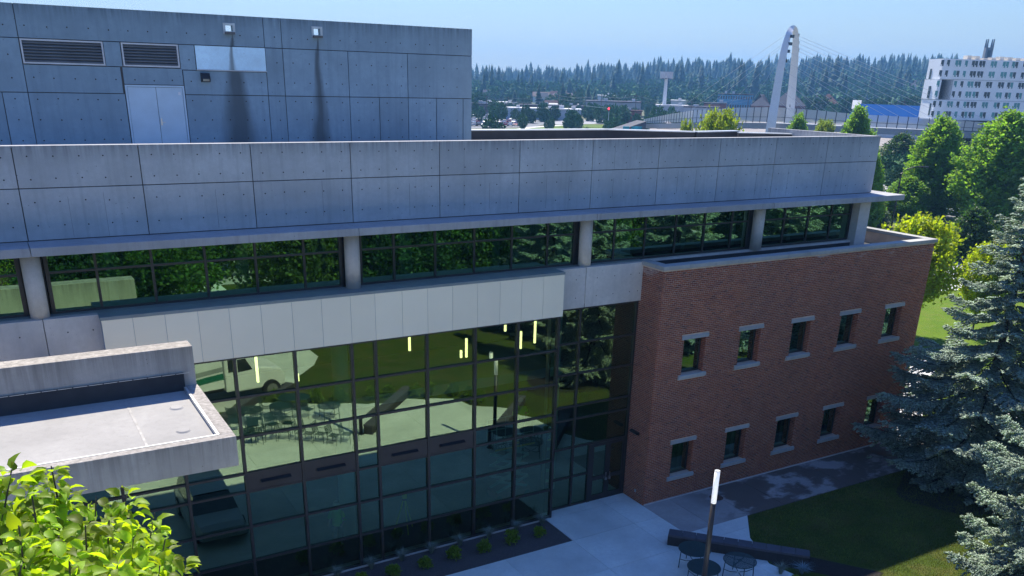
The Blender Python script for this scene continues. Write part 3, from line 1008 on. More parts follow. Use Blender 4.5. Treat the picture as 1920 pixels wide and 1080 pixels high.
strip('sidewalk', 546, 531, -.016, ROADC)
strip('road', 530, 482, -.02, M('street_asphalt', (0.33, 0.335, 0.35), .9, .08, .3))
strip('lane_marking', 509, 508, -.012, PAINT)
strip('lane_marking', 524.5, 523.6, -.012, PAINT)
strip('lane_marking', 487, 486, -.012, PAINT)
a, b = Vector(G(1740, 481.5)), Vector(G(1740, 476))
k = MB()
k.add([(*(p - sd * 160).xy, z) for p in (a, b) for z in (-.05, .14)] + [(*(p + sd * 160).xy, z) for p in (a, b) for z in (-.05, .14)], [(0, 1, 3, 2), (4, 6, 7, 5), (0, 4, 5, 1), (1, 5, 7, 3), (3, 7, 6, 2)])
struct('kerb', k, ROADC)
sheet('path', [G(u, v)[:2] for u, v in ((1690, 745), (1640, 835), (1700, 860), (1742, 745), (1760, 665), (1712, 668))], -.01, ROADC)
sheet('parking_lot', [G(u, v)[:2] for u, v in ((1560, 412), (1760, 420), (2050, 418), (2050, 368), (1560, 366))], -.014, ASPH)
sheet('road', [G(u, v)[:2] for u, v in ((1600, 352), (1690, 356), (1760, 338), (2050, 330), (2050, 312), (1700, 322), (1640, 305), (1600, 300))], -.012, M('pale_road', (0.4, 0.4, 0.41), .9, .06, .2))
sheet('lawn', [G(u, v)[:2] for u, v in ((1600, 468), (1900, 466), (2050, 460), (2050, 422), (1760, 424), (1600, 416))], -.02, grass_mat('dry_lawn', (0.13, 0.16, 0.035), (0.2, 0.2, 0.06), (0.26, 0.23, 0.1)))

# ------------------------------------------------------------------ court furniture
WALLC = concrete('dark_seat_wall', (0.055, 0.052, 0.055), stain=.5)
WALLT = concrete('dark_cap_stone', (0.10, 0.10, 0.115), stain=.3)


def seat_wall(a, b, label, n=10, h=.5, th=.5):
    a, b = Vector((*a, 0)), Vector((*b, 0))
    L = (b - a).length
    t = thing('seat_wall', label, 'wall', a, math.atan2(b.y - a.y, b.x - a.x))
    BX('wall_base', WALLC, t, 0, L, -th / 2 + .03, th / 2 - .03, -.05, h - .1)
    for i in range(n):
        BX('cap_stone', WALLT, t, L * i / n + .006, L * (i + 1) / n - .006, -th / 2, th / 2, h - .098, h, bevel=.008)
    return t


seat_wall((20.55, 22.35), (24.15, 18.55), 'low dark seat wall beside the brick wing sidewalk, green tables in front')
seat_wall((20.15, 17.45), (23.8, 13.95), 'low dark seat wall south of the lamp, mirrored in the glass', 9)
seat_wall((14.05, 14.3), (18.35, 9.85), 'low dark seat wall in the middle of the court, mirrored in the glass', 11)
seat_wall((8.4, 10.4), (12.6, 6.3), 'low dark seat wall beside the white truck, mirrored in the glass', 11)

TABM = M('dark_green_steel', (0.022, 0.06, 0.062), .45, .1, 4)


def table_proto():
    t = link('round_table', None)
    top = MB()
    n = 40
    R = .58
    top.tube([(R * math.cos(2 * math.pi * i / n), R * math.sin(2 * math.pi * i / n), .735) for i in range(n + 1)], .016, 6)
    top.tube([(.06 * math.cos(2 * math.pi * i / 12), .06 * math.sin(2 * math.pi * i / 12), .735) for i in range(13)], .012, 5)
    for a in (0, math.pi / 2):
        top.bar((-R * math.cos(a), -R * math.sin(a), .725), (R * math.cos(a), R * math.sin(a), .725), .03, .015)
    o = top.build('table_rim', TABM, t)
    s = MB()
    x = -R + .03
    while x < R:
        w = math.sqrt(max(0, R * R - x * x))
        s.box(x - .009, x + .009, -w, w, .733, .741)
        x += .0285
    s.build('table_top', TABM, t)
    for i in range(4):
        a = math.pi / 4 + i * math.pi / 2
        c, q = math.cos(a), math.sin(a)
        MB().tube([(c * .53, q * .53, .73), (c * .55, q * .55, .4), (c * .57, q * .57, .015)], .018, 6).tube([(c * .55, q * .55, .38), (c * .3, q * .3, .27), (c * .05, q * .05, .25)], .014, 5).build('leg', TABM, t)
    return t


tab = table_proto()
for i, (x, y, lb) in enumerate(((20.2, 20.5, 'round green slatted table against the dark seat wall'), (19.62, 19.35, 'round green slatted table behind the lamp post'), (21.1, 19.1, 'round green slatted table nearest the mulch bed'))):
    t = tab if i == 0 else copy_tree(tab)
    t.location, t.rotation_euler = (x, y, .02), (0, 0, .5 + .7 * i)
    tag(t, lb, 'table', 'round tables on the plaza')
for i, (x, y) in enumerate(((13.2, 11.9), (11.4, 11.0), (12.2, 10.0), (9.9, 10.9))):
    t = copy_tree(tab, loc=(x, y, .02), rz=i)
    tag(t, 'round green slatted table among the stacked chairs, mirrored in the glass', 'table', 'round tables among the chairs')


def chair_proto():
    t = link('patio_chair', None)
    s = MB()
    for i in range(9):
        s.box(-.24, .24, -.22 + i * .052, -.22 + i * .052 + .03, .43, .44)
    s.build('seat', TABM, t)
    b = MB()
    for i in range(7):
        b.box(-.24, .24, .25 + i * .015, .262 + i * .015, .52 + i * .06, .555 + i * .06)
    b.build('backrest', TABM, t)
    for sx in (-.26, .26):
        MB().tube([(sx, -.24, .015), (sx, -.22, .62), (sx, .2, .64)], .014, 5).build('leg', TABM, t)
        MB().tube([(sx, .27, .015), (sx, .24, .44), (sx, .36, .96)], .014, 5).build('leg', TABM, t)
    return t


ch = chair_proto()
spots = [(9.6, 12.0, .1), (9.55, 12.25, .1), (9.1, 13.3, .2), (9.4, 13.45, .2), (10.1, 13.4, 1.9), (10.7, 13.6, 2.0), (11.4, 14.1, 2.2), (11.9, 14.4, 2.3), (12.4, 14.9, 2.4), (13.0, 15.0, 2.2),
         (9.0, 10.3, .7), (9.5, 10.5, .7), (10.0, 11.5, 3.2), (10.7, 11.7, 4), (11.5, 10.3, 5), (12.3, 11.2, 1), (10.9, 10.2, 2), (8.8, 11.3, .3), (10.5, 12.5, 2.8), (11.2, 12.7, .6)]
for i, (x, y, a) in enumerate(spots):
    t = ch if i == 0 else copy_tree(ch)
    t.location, t.rotation_euler = (x, y, .02), (0, 0, a)
    tag(t, 'green slatted patio chair standing loose on the court, mirrored in the glass', 'chair', 'patio chairs on the court')

LAMPW = M('frosted_white_tube', (0.86, 0.86, 0.88), .35, .02, emit=0.35)


def lamp_post(x, y, label):
    t = thing('lamp_post', label, 'lamp', (x, y, .02))
    MB().cyl(0, 0, 0, .03, .16, n=24).build('base_plate', BLACK, t)
    MB().cyl(0, 0, .03, 3.63, .095, .082, n=24).build('pole', M('dark_bronze_pole', (0.045, 0.038, 0.034), .4, .1), t).data.shade_smooth()
    MB().cyl(0, 0, 3.631, 4.80, .088, n=24).build('light_tube', LAMPW, t).data.shade_smooth()
    MB().cyl(0, 0, 4.801, 4.815, .094, n=24).build('cap', GALV, t)


lamp_post(19.13, 18.80, 'slim dark lamp post with tall white light tube between the green tables')
lamp_post(13.75, 14.1, 'slim dark lamp post at the middle seat wall, mirrored in the glass')
mh = MB().cyl(25.0, 24.45, .0, .026, .3, n=28).build('manhole_cover', M('rusty_iron', (0.10, 0.055, 0.04), .8, .2, 8))
tag(mh, 'round rusty manhole cover set in the sidewalk by the brick wall', 'manhole')

# ------------------------------------------------------------------ vehicles
TYRE = M('tyre_rubber', (0.02, 0.02, 0.02), .85, .1)
RIM = M('wheel_rim', (0.5, 0.5, 0.52), .35, .1, metal=.7)
CGL = M('car_window', (0.02, 0.025, 0.03), .08, .05, spec=.8)
TAIL = M('tail_lamp_red', (0.35, 0.02, 0.02), .3, .05)
HEAD = M('head_lamp', (0.75, 0.76, 0.78), .2, .05)
PAINTS = {n: M('car_paint_' + n, c, .22, .02, spec=.6) for n, c in (('white', (.78, .79, .8)), ('silver', (.48, .5, .52)), ('black', (.02, .02, .023)), ('grey', (.13, .14, .15)), ('blue', (.04, .12, .32)), ('red', (.32, .03, .03)), ('tan', (.36, .32, .26)))}


def wheel(t, x, y, r=.33, w=.22):
    s = 1 if y > 0 else -1
    o = MB().tube([(x, y - w / 2, r), (x, y + w / 2, r)], r, 18).build('wheel', TYRE, t)
    MB().tube([(x, y + s * (w / 2 - .01), r), (x, y + s * (w / 2 + .012), r)], r * .62, 14).build('rim', RIM, o)


def car_proto(suv=False):
    t = link('parked_car', None)
    L, h, w = (4.6, 1.72, .93) if suv else (4.55, 1.45, .9)
    zs = .32
    if suv:
        sec = [(-2.3, .55, .85, .9), (-2.28, .42, .98, .97), (-1.6, .34, 1.02, 1), (-.2, .33, 1.02, 1), (1.0, .33, 1.0, 1), (2.0, .36, .93, .97), (2.28, .45, .8, .9)]
        cab = [(-2.2, 1.0), (-2.0, 1.68), (-.6, 1.73), (.45, 1.66), (1.15, 1.02)]
    else:
        sec = [(-2.27, .5, .8, .9), (-2.2, .38, .92, .97), (-1.4, .3, .95, 1), (-.2, .28, .95, 1), (1.0, .28, .94, 1), (1.9, .32, .82, .97), (2.25, .42, .66, .88)]
        cab = [(-1.75, .94), (-1.05, 1.38), (-.2, 1.45), (.45, 1.40), (1.25, .95)]
    b = MB()
    V = []
    for x, z0, z1, f in sec:
        V += [(x, -w * f, z0), (x, -w * f * 1.0, (z0 + z1) / 2), (x, -w * f * .9, z1), (x, w * f * .9, z1), (x, w * f, (z0 + z1) / 2), (x, w * f, z0)]
    n = len(sec)
    b.add(V, [(i * 6 + j, i * 6 + (j + 1) % 6, (i + 1) * 6 + (j + 1) % 6, (i + 1) * 6 + j) for i in range(n - 1) for j in range(6)] + [(5, 4, 3, 2, 1, 0), tuple((n - 1) * 6 + j for j in range(6))])
    rf = MB()                              # roof skin
    cw = w * .74
    k = len(cab)
    rv = []
    for x, z in cab[1:-1]:
        rv += [(x, -cw, z - .04), (x, -cw * .8, z), (x, cw * .8, z), (x, cw, z - .04)]
    b.add(rv, [(i * 4 + j, (i + 1) * 4 + j, (i + 1) * 4 + j + 1, i * 4 + j + 1) for i in range(k - 3) for j in range(3)])
    b.build('body', PAINTS['white'], t)
    g = MB()
    gv = []
    for i, (x, z) in enumerate(cab):
        wid = w * .9 if i in (0, k - 1) else cw * .985
        gv += [(x, -wid, z - .06 if 0 < i < k - 1 else z - .03), (x, wid, z - .06 if 0 < i < k - 1 else z - .03)]
    lo = [(cab[0][0] + .1, -w * .88, .93), (cab[-1][0] - .1, -w * .88, .93), (cab[-1][0] - .1, w * .88, .93), (cab[0][0] + .1, w * .88, .93)]
    g.add(gv, [(2 * i, 2 * i + 2, 2 * i + 3, 2 * i + 1) for i in range(k - 1)])
    m_ = len(gv)
    g.add([(x, s * (w * .9 if i in (0, k - 1) else cw * .985), z - (.05 if 0 < i < k - 1 else .03)) for s in (-1, 1) for i, (x, z) in enumerate(cab)], [tuple(range(k)), tuple(range(2 * k - 1, k - 1, -1))])
    g.build('windows', CGL, t)
    for sx in (-1.38, 1.38):
        for sy in (-w + .08, w - .08):
            wheel(t, sx, sy, .36 if suv else .32)
    for sy in (-1, 1):
        MB().box(-2.3, -2.24, sy * .5, sy * .78, .66, .8).build('tail_lamp', TAIL, t)
        MB().box(2.2, 2.29, sy * .5, sy * .76, .56, .66).build('head_lamp', HEAD, t)
    return t


def paint(t, colour):
    for c in t.children:
        if c.name.startswith('body'):
            c.material_slots[0].link = 'OBJECT'
            c.material_slots[0].material = PAINTS[colour]


car0, suv0 = car_proto(), car_proto(True)
suv0.location, suv0.rotation_euler = (5.45, 20.5, .022), (0, 0, math.pi / 2)
suv0.name = 'parked_suv'
tag(suv0, 'pale four-wheel-drive car facing the glass wall under the canopy edge, mirrored in the panes', 'car')
paint(suv0, 'silver')
# box truck standing on the drive, mirrored in the glass
t = thing('box_truck', 'white box truck with green stripe on the drive, mirrored in the glass', 'truck', (7.6, 6.3, .025), -.12)
TW = M('truck_white', (.78, .8, .8), .35, .04)
TG = M('truck_green', (.02, .16, .10), .4, .05)
bxo = BX('cargo_box', TW, t, -5.2, 1.6, -1.2, 1.2, .95, 3.6, bevel=.03)
for sy in (-1, 1):
    y0, y1 = (1.203, 1.21) if sy > 0 else (-1.21, -1.203)
    MB().add([(-5.2, y1 if sy > 0 else y0, 1.3), (1.6, y1 if sy > 0 else y0, 1.9), (1.6, y1 if sy > 0 else y0, 2.15), (-5.2, y1 if sy > 0 else y0, 1.55)], [(0, 1, 2, 3)]).build('stripe', M('truck_grey', (.3, .32, .32), .4), bxo)
    MB().add([(-5.2, y1 if sy > 0 else y0, 1.0), (1.6, y1 if sy > 0 else y0, 1.45), (1.6, y1 if sy > 0 else y0, 1.8), (-5.2, y1 if sy > 0 else y0, 1.22)], [(0, 1, 2, 3)]).build('stripe', TG, bxo)
MB().profile([(0, 0), (0, 0)], 0, 0)
cb = MB()
V = [(x, y, z) for y in (-1.0, 1.0) for x, z in ((1.75, .6), (1.75, 2.55), (2.5, 2.6), (3.0, 1.85), (4.3, 1.6), (4.55, 1.2), (4.55, .6))]
cb.add(V, [tuple(range(6, -1, -1)), tuple(range(7, 14))] + [(i, (i + 1) % 7, 7 + (i + 1) % 7, 7 + i) for i in range(7)])
cb.build('cab', TW, t, bevel=.08)
MB().add([(2.56, -.85, 2.5), (2.56, .85, 2.5), (3.02, .9, 1.9), (3.02, -.9, 1.9)], [(0, 3, 2, 1)]).build('windscreen', CGL, t)
for sy in (-1.005, 1.005):
    MB().add([(1.95, sy, 1.7), (2.75, sy, 1.75), (2.4, sy, 2.4), (1.95, sy, 2.4)], [(0, 1, 2, 3)]).build('side_window', CGL, t)
for sx in (3.7, -3.6):
    for sy in (-1.02, 1.02):
        wheel(t, sx, sy, .5, .3)
BX('chassis', BLACK, t, -5.2, 3.2, -.5, .5, .55, .94)

# ------------------------------------------------------------------ inside the hall
sl_ = thing('scissor_lift', 'raised scissor lift with yellow name band behind the glass by the entrance', 'lift', (17.0, 28.75, .01))
SG = M('lift_grey_green', (.30, .42, .38), .5, .1)
ORG = M('lift_yellow', (.65, .42, .02), .5, .05)
BX('chassis', M('lift_red', (.2, .03, .025), .5, .1), sl_, -.75, .95, -.38, .38, .12, .42)
for sx in (-.6, .8):
    for sy in (-.33, .33):
        MB().tube([(sx, sy - .06, .16), (sx, sy + .06, .16)], .16, 14).build('wheel', TYRE, sl_)
for k_ in range(4):
    z0 = .45 + .5 * k_
    for sy in (-.3, .3):
        MB().bar((-.65, sy, z0), (.85, sy, z0 + .5), .05, .10).build('scissor_arm', SG, sl_)
        MB().bar((.85, sy + .06, z0), (-.65, sy + .06, z0 + .5), .05, .10).build('scissor_arm', SG, sl_)
BX('platform', SG, sl_, -.8, 1.0, -.4, .4, 2.46, 2.54)
bd = BX('name_band', M('lift_dark_band', (.03, .012, .012), .5), sl_, -.85, 1.05, -.425, -.405, 2.42, 2.72)
BX('yellow_strip', ORG, bd, -.85, 1.05, -.432, -.426, 2.42, 2.50)
BX('yellow_strip', ORG, bd, .02, .30, -.432, -.426, 2.56, 2.68)
tx = bpy.data.curves.new('lift_number', 'FONT')
tx.body = '1930ES'
tx.size = .2
tmp = bpy.data.objects.new('lift_number', tx)
to = link('lift_number', bpy.data.meshes.new_from_object(tmp), M('lift_white', (.8, .8, .8), .5, .02), bd)
to.location, to.rotation_euler = (-.78, -.434, 2.535), (math.pi / 2, 0, 0)
for sx in (-.78, .1, .98):
    MB().bar((sx, -.4, 2.54), (sx, -.4, 3.5), .03, .03).bar((sx, .4, 2.54), (sx, .4, 3.5), .03, .03).build('guard_post', SG, sl_)
for z in (3.0, 3.5):
    MB().bar((-.8, -.4, z), (1.0, -.4, z), .03, .03).bar((-.8, .4, z), (1.0, .4, z), .03, .03).build('guard_rail', SG, sl_)

HV = M('high_vis_green', (.22, .75, .02), .7, .05)
SKIN = M('skin', (.35, .2, .14), .6, .05)
JEAN = M('dark_trousers', (.03, .035, .05), .9, .1)


def person(x, y, rz, z, label):
    me = bpy.data.meshes.new('person')
    P = [(0, 0, .95), (0, 0, 1.15), (0, 0, 1.4), (0, 0, 1.5), (0, .03, 1.62), (0, .03, 1.76), (.11, 0, .9), (.13, .02, .5), (.13, 0, .08), (.13, .12, .04), (-.11, 0, .9), (-.13, .05, .5), (-.13, 0, .08), (-.13, .12, .04),
         (.2, 0, 1.4), (.29, .02, 1.12), (.27, .2, .95), (.25, .28, .92), (-.2, 0, 1.4), (-.29, .02, 1.12), (-.26, .2, .97), (-.24, .28, .94)]
    E_ = [(0, 1), (1, 2), (2, 3), (3, 4), (4, 5), (0, 6), (6, 7), (7, 8), (8, 9), (0, 10), (10, 11), (11, 12), (12, 13), (2, 14), (14, 15), (15, 16), (16, 17), (2, 18), (18, 19), (19, 20), (20, 21)]
    rd = [.15, .14, .16, .06, .09, .085, .09, .065, .05, .045, .09, .065, .05, .045, .07, .05, .038, .035, .07, .05, .038, .035]
    me.from_pydata(P, E_, [])
    o = link('person', me, SKIN, loc=(x, y, z), rz=rz)
    tag(o, label, 'person')
    sk = o.modifiers.new('skin', 'SKIN')
    for i, r in enumerate(rd):
        me.skin_vertices[0].data[i].radius = (r, r * .8)
    me.skin_vertices[0].data[0].use_root = True
    o.modifiers.new('sub', 'SUBSURF').render_levels = 2
    sh = MB()                               # vest
    for zz, a, b in ((.88, .2, .16), (1.1, .19, .16), (1.3, .22, .17), (1.46, .2, .13), (1.53, .1, .09)):
        sh.v += [(a * math.cos(q), b * math.sin(q), zz) for q in [2 * math.pi * i / 16 for i in range(16)]]
        sh.n += 16
    sh.f += [(r * 16 + i, r * 16 + (i + 1) % 16, (r + 1) * 16 + (i + 1) % 16, (r + 1) * 16 + i) for r in range(4) for i in range(16)]
    for s in (-1, 1):
        sh.tube([(s * .18, 0, 1.43), (s * .26, .01, 1.27), (s * .3, .02, 1.12)], .085, 10, .075)
    sh.build('shirt', HV, o, smooth=True)
    lg = MB()
    for s in (-1, 1):
        lg.tube([(s * .09, 0, .95), (s * .125, .02, .5), (s * .13, 0, .09)], .115, 10, .07)
    lg.build('trousers', JEAN, o, smooth=True)
    hm = MB()
    for zz, a in ((1.73, .125), (1.75, .115), (1.82, .1), (1.87, .05)):
        hm.v += [(a * math.cos(q), .03 + a * 1.1 * math.sin(q), zz) for q in [2 * math.pi * i / 14 for i in range(14)]]
        hm.n += 14
    hm.f += [(r * 14 + i, r * 14 + (i + 1) % 14, (r + 1) * 14 + (i + 1) % 14, (r + 1) * 14 + i) for r in range(3) for i in range(14)] + [tuple(range(42, 56))]
    hm.build('hard_hat', M('hat_grey', (.3, .3, .3), .4), o)
    return o


person(9.25, 28.1, 2.4, .01, 'worker in a bright green shirt standing inside behind the lower panes')
person(17.55, 28.75, 3.0, 2.55, 'worker in a bright green shirt on the raised lift platform')
tp = thing('survey_tripod', 'yellow surveying tripod standing inside behind the lower panes', 'tripod', (11.95, 28.0, .01))
YEL = M('tripod_yellow', (.75, .65, .02), .5, .05)
for i in range(3):
    a = .4 + i * 2.094
    MB().bar((.04 * math.cos(a), .04 * math.sin(a), 1.35), (.42 * math.cos(a), .42 * math.sin(a), 0), .035, .045).build('leg', YEL, tp)
MB().cyl(0, 0, 1.34, 1.40, .09, n=12).build('head', M('tripod_red', (.3, .03, .03), .5), tp)
MB().box(-.07, .07, -.07, .07, 1.40, 1.66).build('instrument', YEL, tp)

# ------------------------------------------------------------------ vegetation
BARK = M('bark', (0.10, 0.08, 0.065), .95, .35, 9, bump=.6, bscale=25)


def unit(a):
    return a / np.maximum(1e-9, np.linalg.norm(a, axis=-1, keepdims=True))


def kites(P, D, U, L, Wd, fold=.18):
    n = len(P)
    N = unit(np.cross(D, U))
    L, Wd = np.broadcast_to(L, (n,))[:, None], np.broadcast_to(Wd, (n,))[:, None]
    V = np.stack([P, P + .45 * L * D + .5 * Wd * U + fold * Wd * N, P + L * D - .12 * L * N, P + .45 * L * D - .5 * Wd * U + fold * Wd * N], 1).reshape(-1, 3)
    i = np.arange(n)[:, None] * 4
    F = np.concatenate([i + np.array([[0, 1, 2]]), i + np.array([[0, 2, 3]])], 0)
    return V, F


def foliage(P, out, L, Wd, rng, droop=.25, rand=.9):
    n = len(P)
    D = unit(out + rng.normal(0, rand, (n, 3)) + np.array([0, 0, -droop]))
    U = unit(np.cross(D, rng.normal(0, 1, (n, 3))))
    return kites(P, D, U, L * rng.uniform(.7, 1.25, n), Wd * rng.uniform(.7, 1.2, n))


def make_tree(name, h0, h1, rad, nsh, lps, L, Wd, mat, up=1.2, seed=1, trunk=.2, spread=.28, shoot=.9, droop=.2, nclump=14):
    """A tapered trunk with limbs and a crown of shoots carrying leaf faces; rad(f) is the crown radius at height fraction f."""
    rng = np.random.default_rng(seed)
    root = link(name, None)
    tr = MB().tube([(0, 0, -.1), (.02, .01, h0 * .6), (-.03, .03, h0 + (h1 - h0) * .35), (.0, 0, h0 + (h1 - h0) * .8)], trunk, 9, trunk * .25)
    for i in range(10):
        a, f = rng.uniform(0, 6.28), rng.uniform(.15, .75)
        r = rad(f) * .75
        z = h0 + (h1 - h0) * f
        zb = max(h0 * .6, z - r * up)
        tr.tube([(0, 0, zb), (r * .4 * math.cos(a), r * .4 * math.sin(a), zb + (z - zb) * .55), (r * math.cos(a), r * math.sin(a), z)], trunk * .35, 5, trunk * .08)
    tr.build('trunk', BARK, root)
    f = rng.beta(1.15, 1.25, nsh)
    az = rng.uniform(0, 2 * np.pi, nsh)
    rr = np.array([rad(x) for x in f]) * (1 - .62 * rng.random(nsh) ** 1.8)
    # lumpy outline: crown radius changes with direction and height
    lump = 1 + .16 * np.sin(az * 3 + f * 9 + seed) + .12 * np.sin(az * 7 - f * 17 + 2 * seed)
    rr = rr * lump
    tip = np.stack([rr * np.cos(az), rr * np.sin(az), h0 + (h1 - h0) * f + rng.normal(0, .02 * (h1 - h0), nsh)], 1)
    dr = unit(np.stack([np.cos(az), np.sin(az), np.full(nsh, up)], 1) + rng.normal(0, .25, (nsh, 3)))
    ln = shoot * rng.uniform(.6, 1.5, nsh)
    t = rng.random((nsh, lps)) ** .8
    P = tip[:, None, :] - dr[:, None, :] * (ln[:, None] * t)[:, :, None] + rng.normal(0, 1, (nsh, lps, 3)) * (spread * (.35 + .65 * t))[:, :, None]
    O = np.repeat(dr[:, None, :], lps, 1)
    V, F = foliage(P.reshape(-1, 3), O.reshape(-1, 3), L, Wd, rng, droop)
    link('crown', arrmesh('crown', V, F), mat, root)
    return root


def leafm(name, c, trans=.35, isl=.35, rough=.5):
    return M(name, c, rough, .2, .8, island=isl, trans=trans, spec=.3)


LF_MID = leafm('leaf_mid_green', (0.075, 0.155, 0.025))
LF_SH2 = leafm('leaf_olive_green', (0.10, 0.16, 0.03))
LF_SH3 = leafm('leaf_deep_green', (0.04, 0.10, 0.022))
LF_HORN = leafm('leaf_hornbeam', (0.13, 0.24, 0.055), .5)
LF_YEL = leafm('leaf_golden', (0.24, 0.30, 0.025), .5)
LF_DARK = leafm('leaf_dark', (0.035, 0.08, 0.025), .35)
LF_PALE = leafm('leaf_pale_tip', (0.17, 0.23, 0.045), .45)
LF_PEAR = leafm('leaf_pear', (0.20, 0.285, 0.018), .55, .5, .5)
LF_SHRUB = leafm('leaf_shrub', (0.15, 0.23, 0.03), .35)
SPR = M('spruce_needles', (0.30, 0.38, 0.32), .7, .3, 1.2, island=.45, spec=.3, trans=.25)
SPRD = M('spruce_inner', (0.03, 0.042, 0.033), .9, .3, 2)

# blue spruce: whorled drooping branches, side twigs, needle shoots
def make_spruce(seed, H, prof, nbr, dens=1.0):
    rng = np.random.default_rng(seed)
    root = link('blue_spruce', None)
    tk = MB().tube([(0, 0, -.1), (0, 0, H * .5), (0, 0, H * .97)], .26, 10, .02)
    bp_, bd_, bl_, br_ = [], [], [], []
    br = MB()
    for i in range(nbr):
        f = (i + .5) / nbr
        z = .9 + (H - 1.2) * (f ** 1.15)
        L = prof(z) * rng.uniform(.74, 1.1)
        a = i * 2.39996 + rng.uniform(-.25, .25)
        ca, sa = math.cos(a), math.sin(a)
        drop = .36 * (1 - f) + .04
        rise = .16 + .5 * f * .6

        def pt(t, ca=ca, sa=sa, z=z, L=L, drop=drop, rise=rise):
            t = np.asarray(t, float)
            r = L * t
            dz = L * (-drop * np.sin(np.minimum(1, t * 1.1) * np.pi * .55) + rise * t ** 2.2 * .55)
            return np.stack([r * ca, r * sa, z + dz], -1)
        br.tube([pt(t).tolist() for t in (0, .3, .6, .95)], .035 * (1.2 - f) + .008, 5, .006)
        ns = max(6, int(L / .13 * dens))
        for s in (-1, 1):
            tt = np.linspace(.16, .985, ns) + rng.uniform(-.01, .01, ns)
            base = pt(tt)
            sl2 = (.30 * L * np.sin(np.pi * np.clip(tt * .8 + .12, 0, 1)) * (1 - .55 * tt) + .16) * rng.uniform(.7, 1.2, ns)
            out = np.stack([np.full(ns, ca), np.full(ns, sa), np.zeros(ns)], 1)
            side = np.stack([np.full(ns, -sa * s), np.full(ns, ca * s), np.zeros(ns)], 1)
            dr = unit(out * .72 + side * .75 + np.array([0, 0, -.12]) + rng.normal(0, .09, (ns, 3)))
            for k in range(ns):
                m = max(3, int(sl2[k] / .075 * dens))
                u = np.linspace(.12, 1, m)
                p = base[k] + dr[k] * (sl2[k] * u)[:, None] + np.array([0, 0, -.10]) * (sl2[k] * u ** 2)[:, None]
                for s2 in (-1, 1):
                    w = unit(np.cross(dr[k], np.array([0, 0, 1.])))[None, :] * s2
                    d = unit(dr[k][None, :] * .8 + w * .55 + rng.normal(0, .18, (m, 3)) + np.array([0, 0, .16 + .1 * (s2 > 0)]))
                    bp_.append(p)
                    bd_.append(d)
                    bl_.append(rng.uniform(.13, .24, m) * (1.15 - .3 * u))
                bp_.append(p[-1:])
                bd_.append(dr[k][None, :])
                bl_.append(np.array([.16]))
        bp_.append(pt([.97]))
        bd_.append(unit(pt([.99]) - pt([.9])))
        bl_.append(np.array([.22]))
    P, D, L = np.concatenate(bp_), np.concatenate(bd_), np.concatenate(bl_)
    n = len(P)
    A = unit(np.cross(D, rng.normal(0, 1, (n, 3))))
    Bv = np.cross(D, A)
    r = rng.uniform(.034, .056, n)[:, None]
    mid = P + D * (L * .4)[:, None]
    ring = [mid + r * (A * math.cos(q) + Bv * math.sin(q)) for q in (0, 2.0944, 4.1888)]
    V = np.stack([P] + ring + [P + D * L[:, None]], 1).reshape(-1, 3)
    i = np.arange(n)[:, None] * 5
    F = np.concatenate([i + np.array([q]) for q in ((0, 2, 1), (0, 3, 2), (0, 1, 3), (4, 1, 2), (4, 2, 3), (4, 3, 1))], 0)
    tk.build('trunk', BARK, root)
    br.build('branches', SPRD, root)
    link('needles', arrmesh('needles', V, F), SPR, root)
    return root, n


def prof1(z):
    return float(np.interp(z, [0, 2.5, 6.6, 8.0, 9.5, 12.5, 17], [4.2, 5.0, 4.5, 3.0, 2.4, 1.5, .12]))


sp, nsp = make_spruce(3, 17.0, prof1, 150, 1.0)
print('spruce shoots', nsp)
sp.location, sp.rotation_euler, sp.scale = (37.2, 20.7, 0), (0, 0, .4), (.96, .96, .87)
tag(sp, 'tall blue spruce at the end of the brick wing, dark lower boughs over mulch', 'tree', 'blue spruces')
s2 = copy_tree(sp, loc=(30.0, 12.5, 0), rz=2.3, sc=(.74, .74, .98))
tag(s2, 'sunlit blue spruce on the lawn in front of the dark spruce', 'tree', 'blue spruces')
for i, (x, y, s) in enumerate(((41, 8, .95), (50, 15, 1.05), (47, 1, .9), (58, 7, 1.0), (34, 2, .8))):
    o = copy_tree(sp, loc=(x, y, 0), rz=i * 1.3, sc=s)
    tag(o, 'blue spruce across the lawn, mirrored in the dark windows', 'tree', 'blue spruces across the lawn')


# shade trees across the court: what the strip windows mirror
rndp = lambda f: 4.4 * max(.05, math.sin(math.pi * min(1, .12 + .86 * f))) ** .75
sh = make_tree('shade_tree', .5, 11.0, rndp, 1100, 28, .30, .22, LF_MID, .7, 21, .28, .42, 1.3, .3)
for i, (x, y, s) in enumerate(((-10.5, -6, 1.0), (-4.0, -9, 1.1), (3.0, -5.5, .9), (8.0, -8, 1.05), (18.6, -6.5, 1.0), (24.5, -4, 1.0), (31.5, -6, 1.05), (37, -16, 1.2), (-17, -13, 1.1), (45, -11, 1.1), (55, -16, 1.2), (62, -4, 1.15), (14, -24, 1.4), (1, -24, 1.4), (-10, -22, 1.3), (31, -26, 1.4))):
    o = sh if i == 0 else copy_tree(sh)
    o.location, o.rotation_euler, o.scale = (x, y, 0), (0, 0, i * 1.1), (s, s, s)
    for c in o.children:
        if c.name.startswith('crown') and i % 3:
            c.material_slots[0].link = 'OBJECT'
            c.material_slots[0].material = (LF_MID, LF_SH2, LF_SH3)[i % 3]
    tag(o, 'leafy shade tree across the court, mirrored in the strip windows', 'tree', 'shade trees across the court')

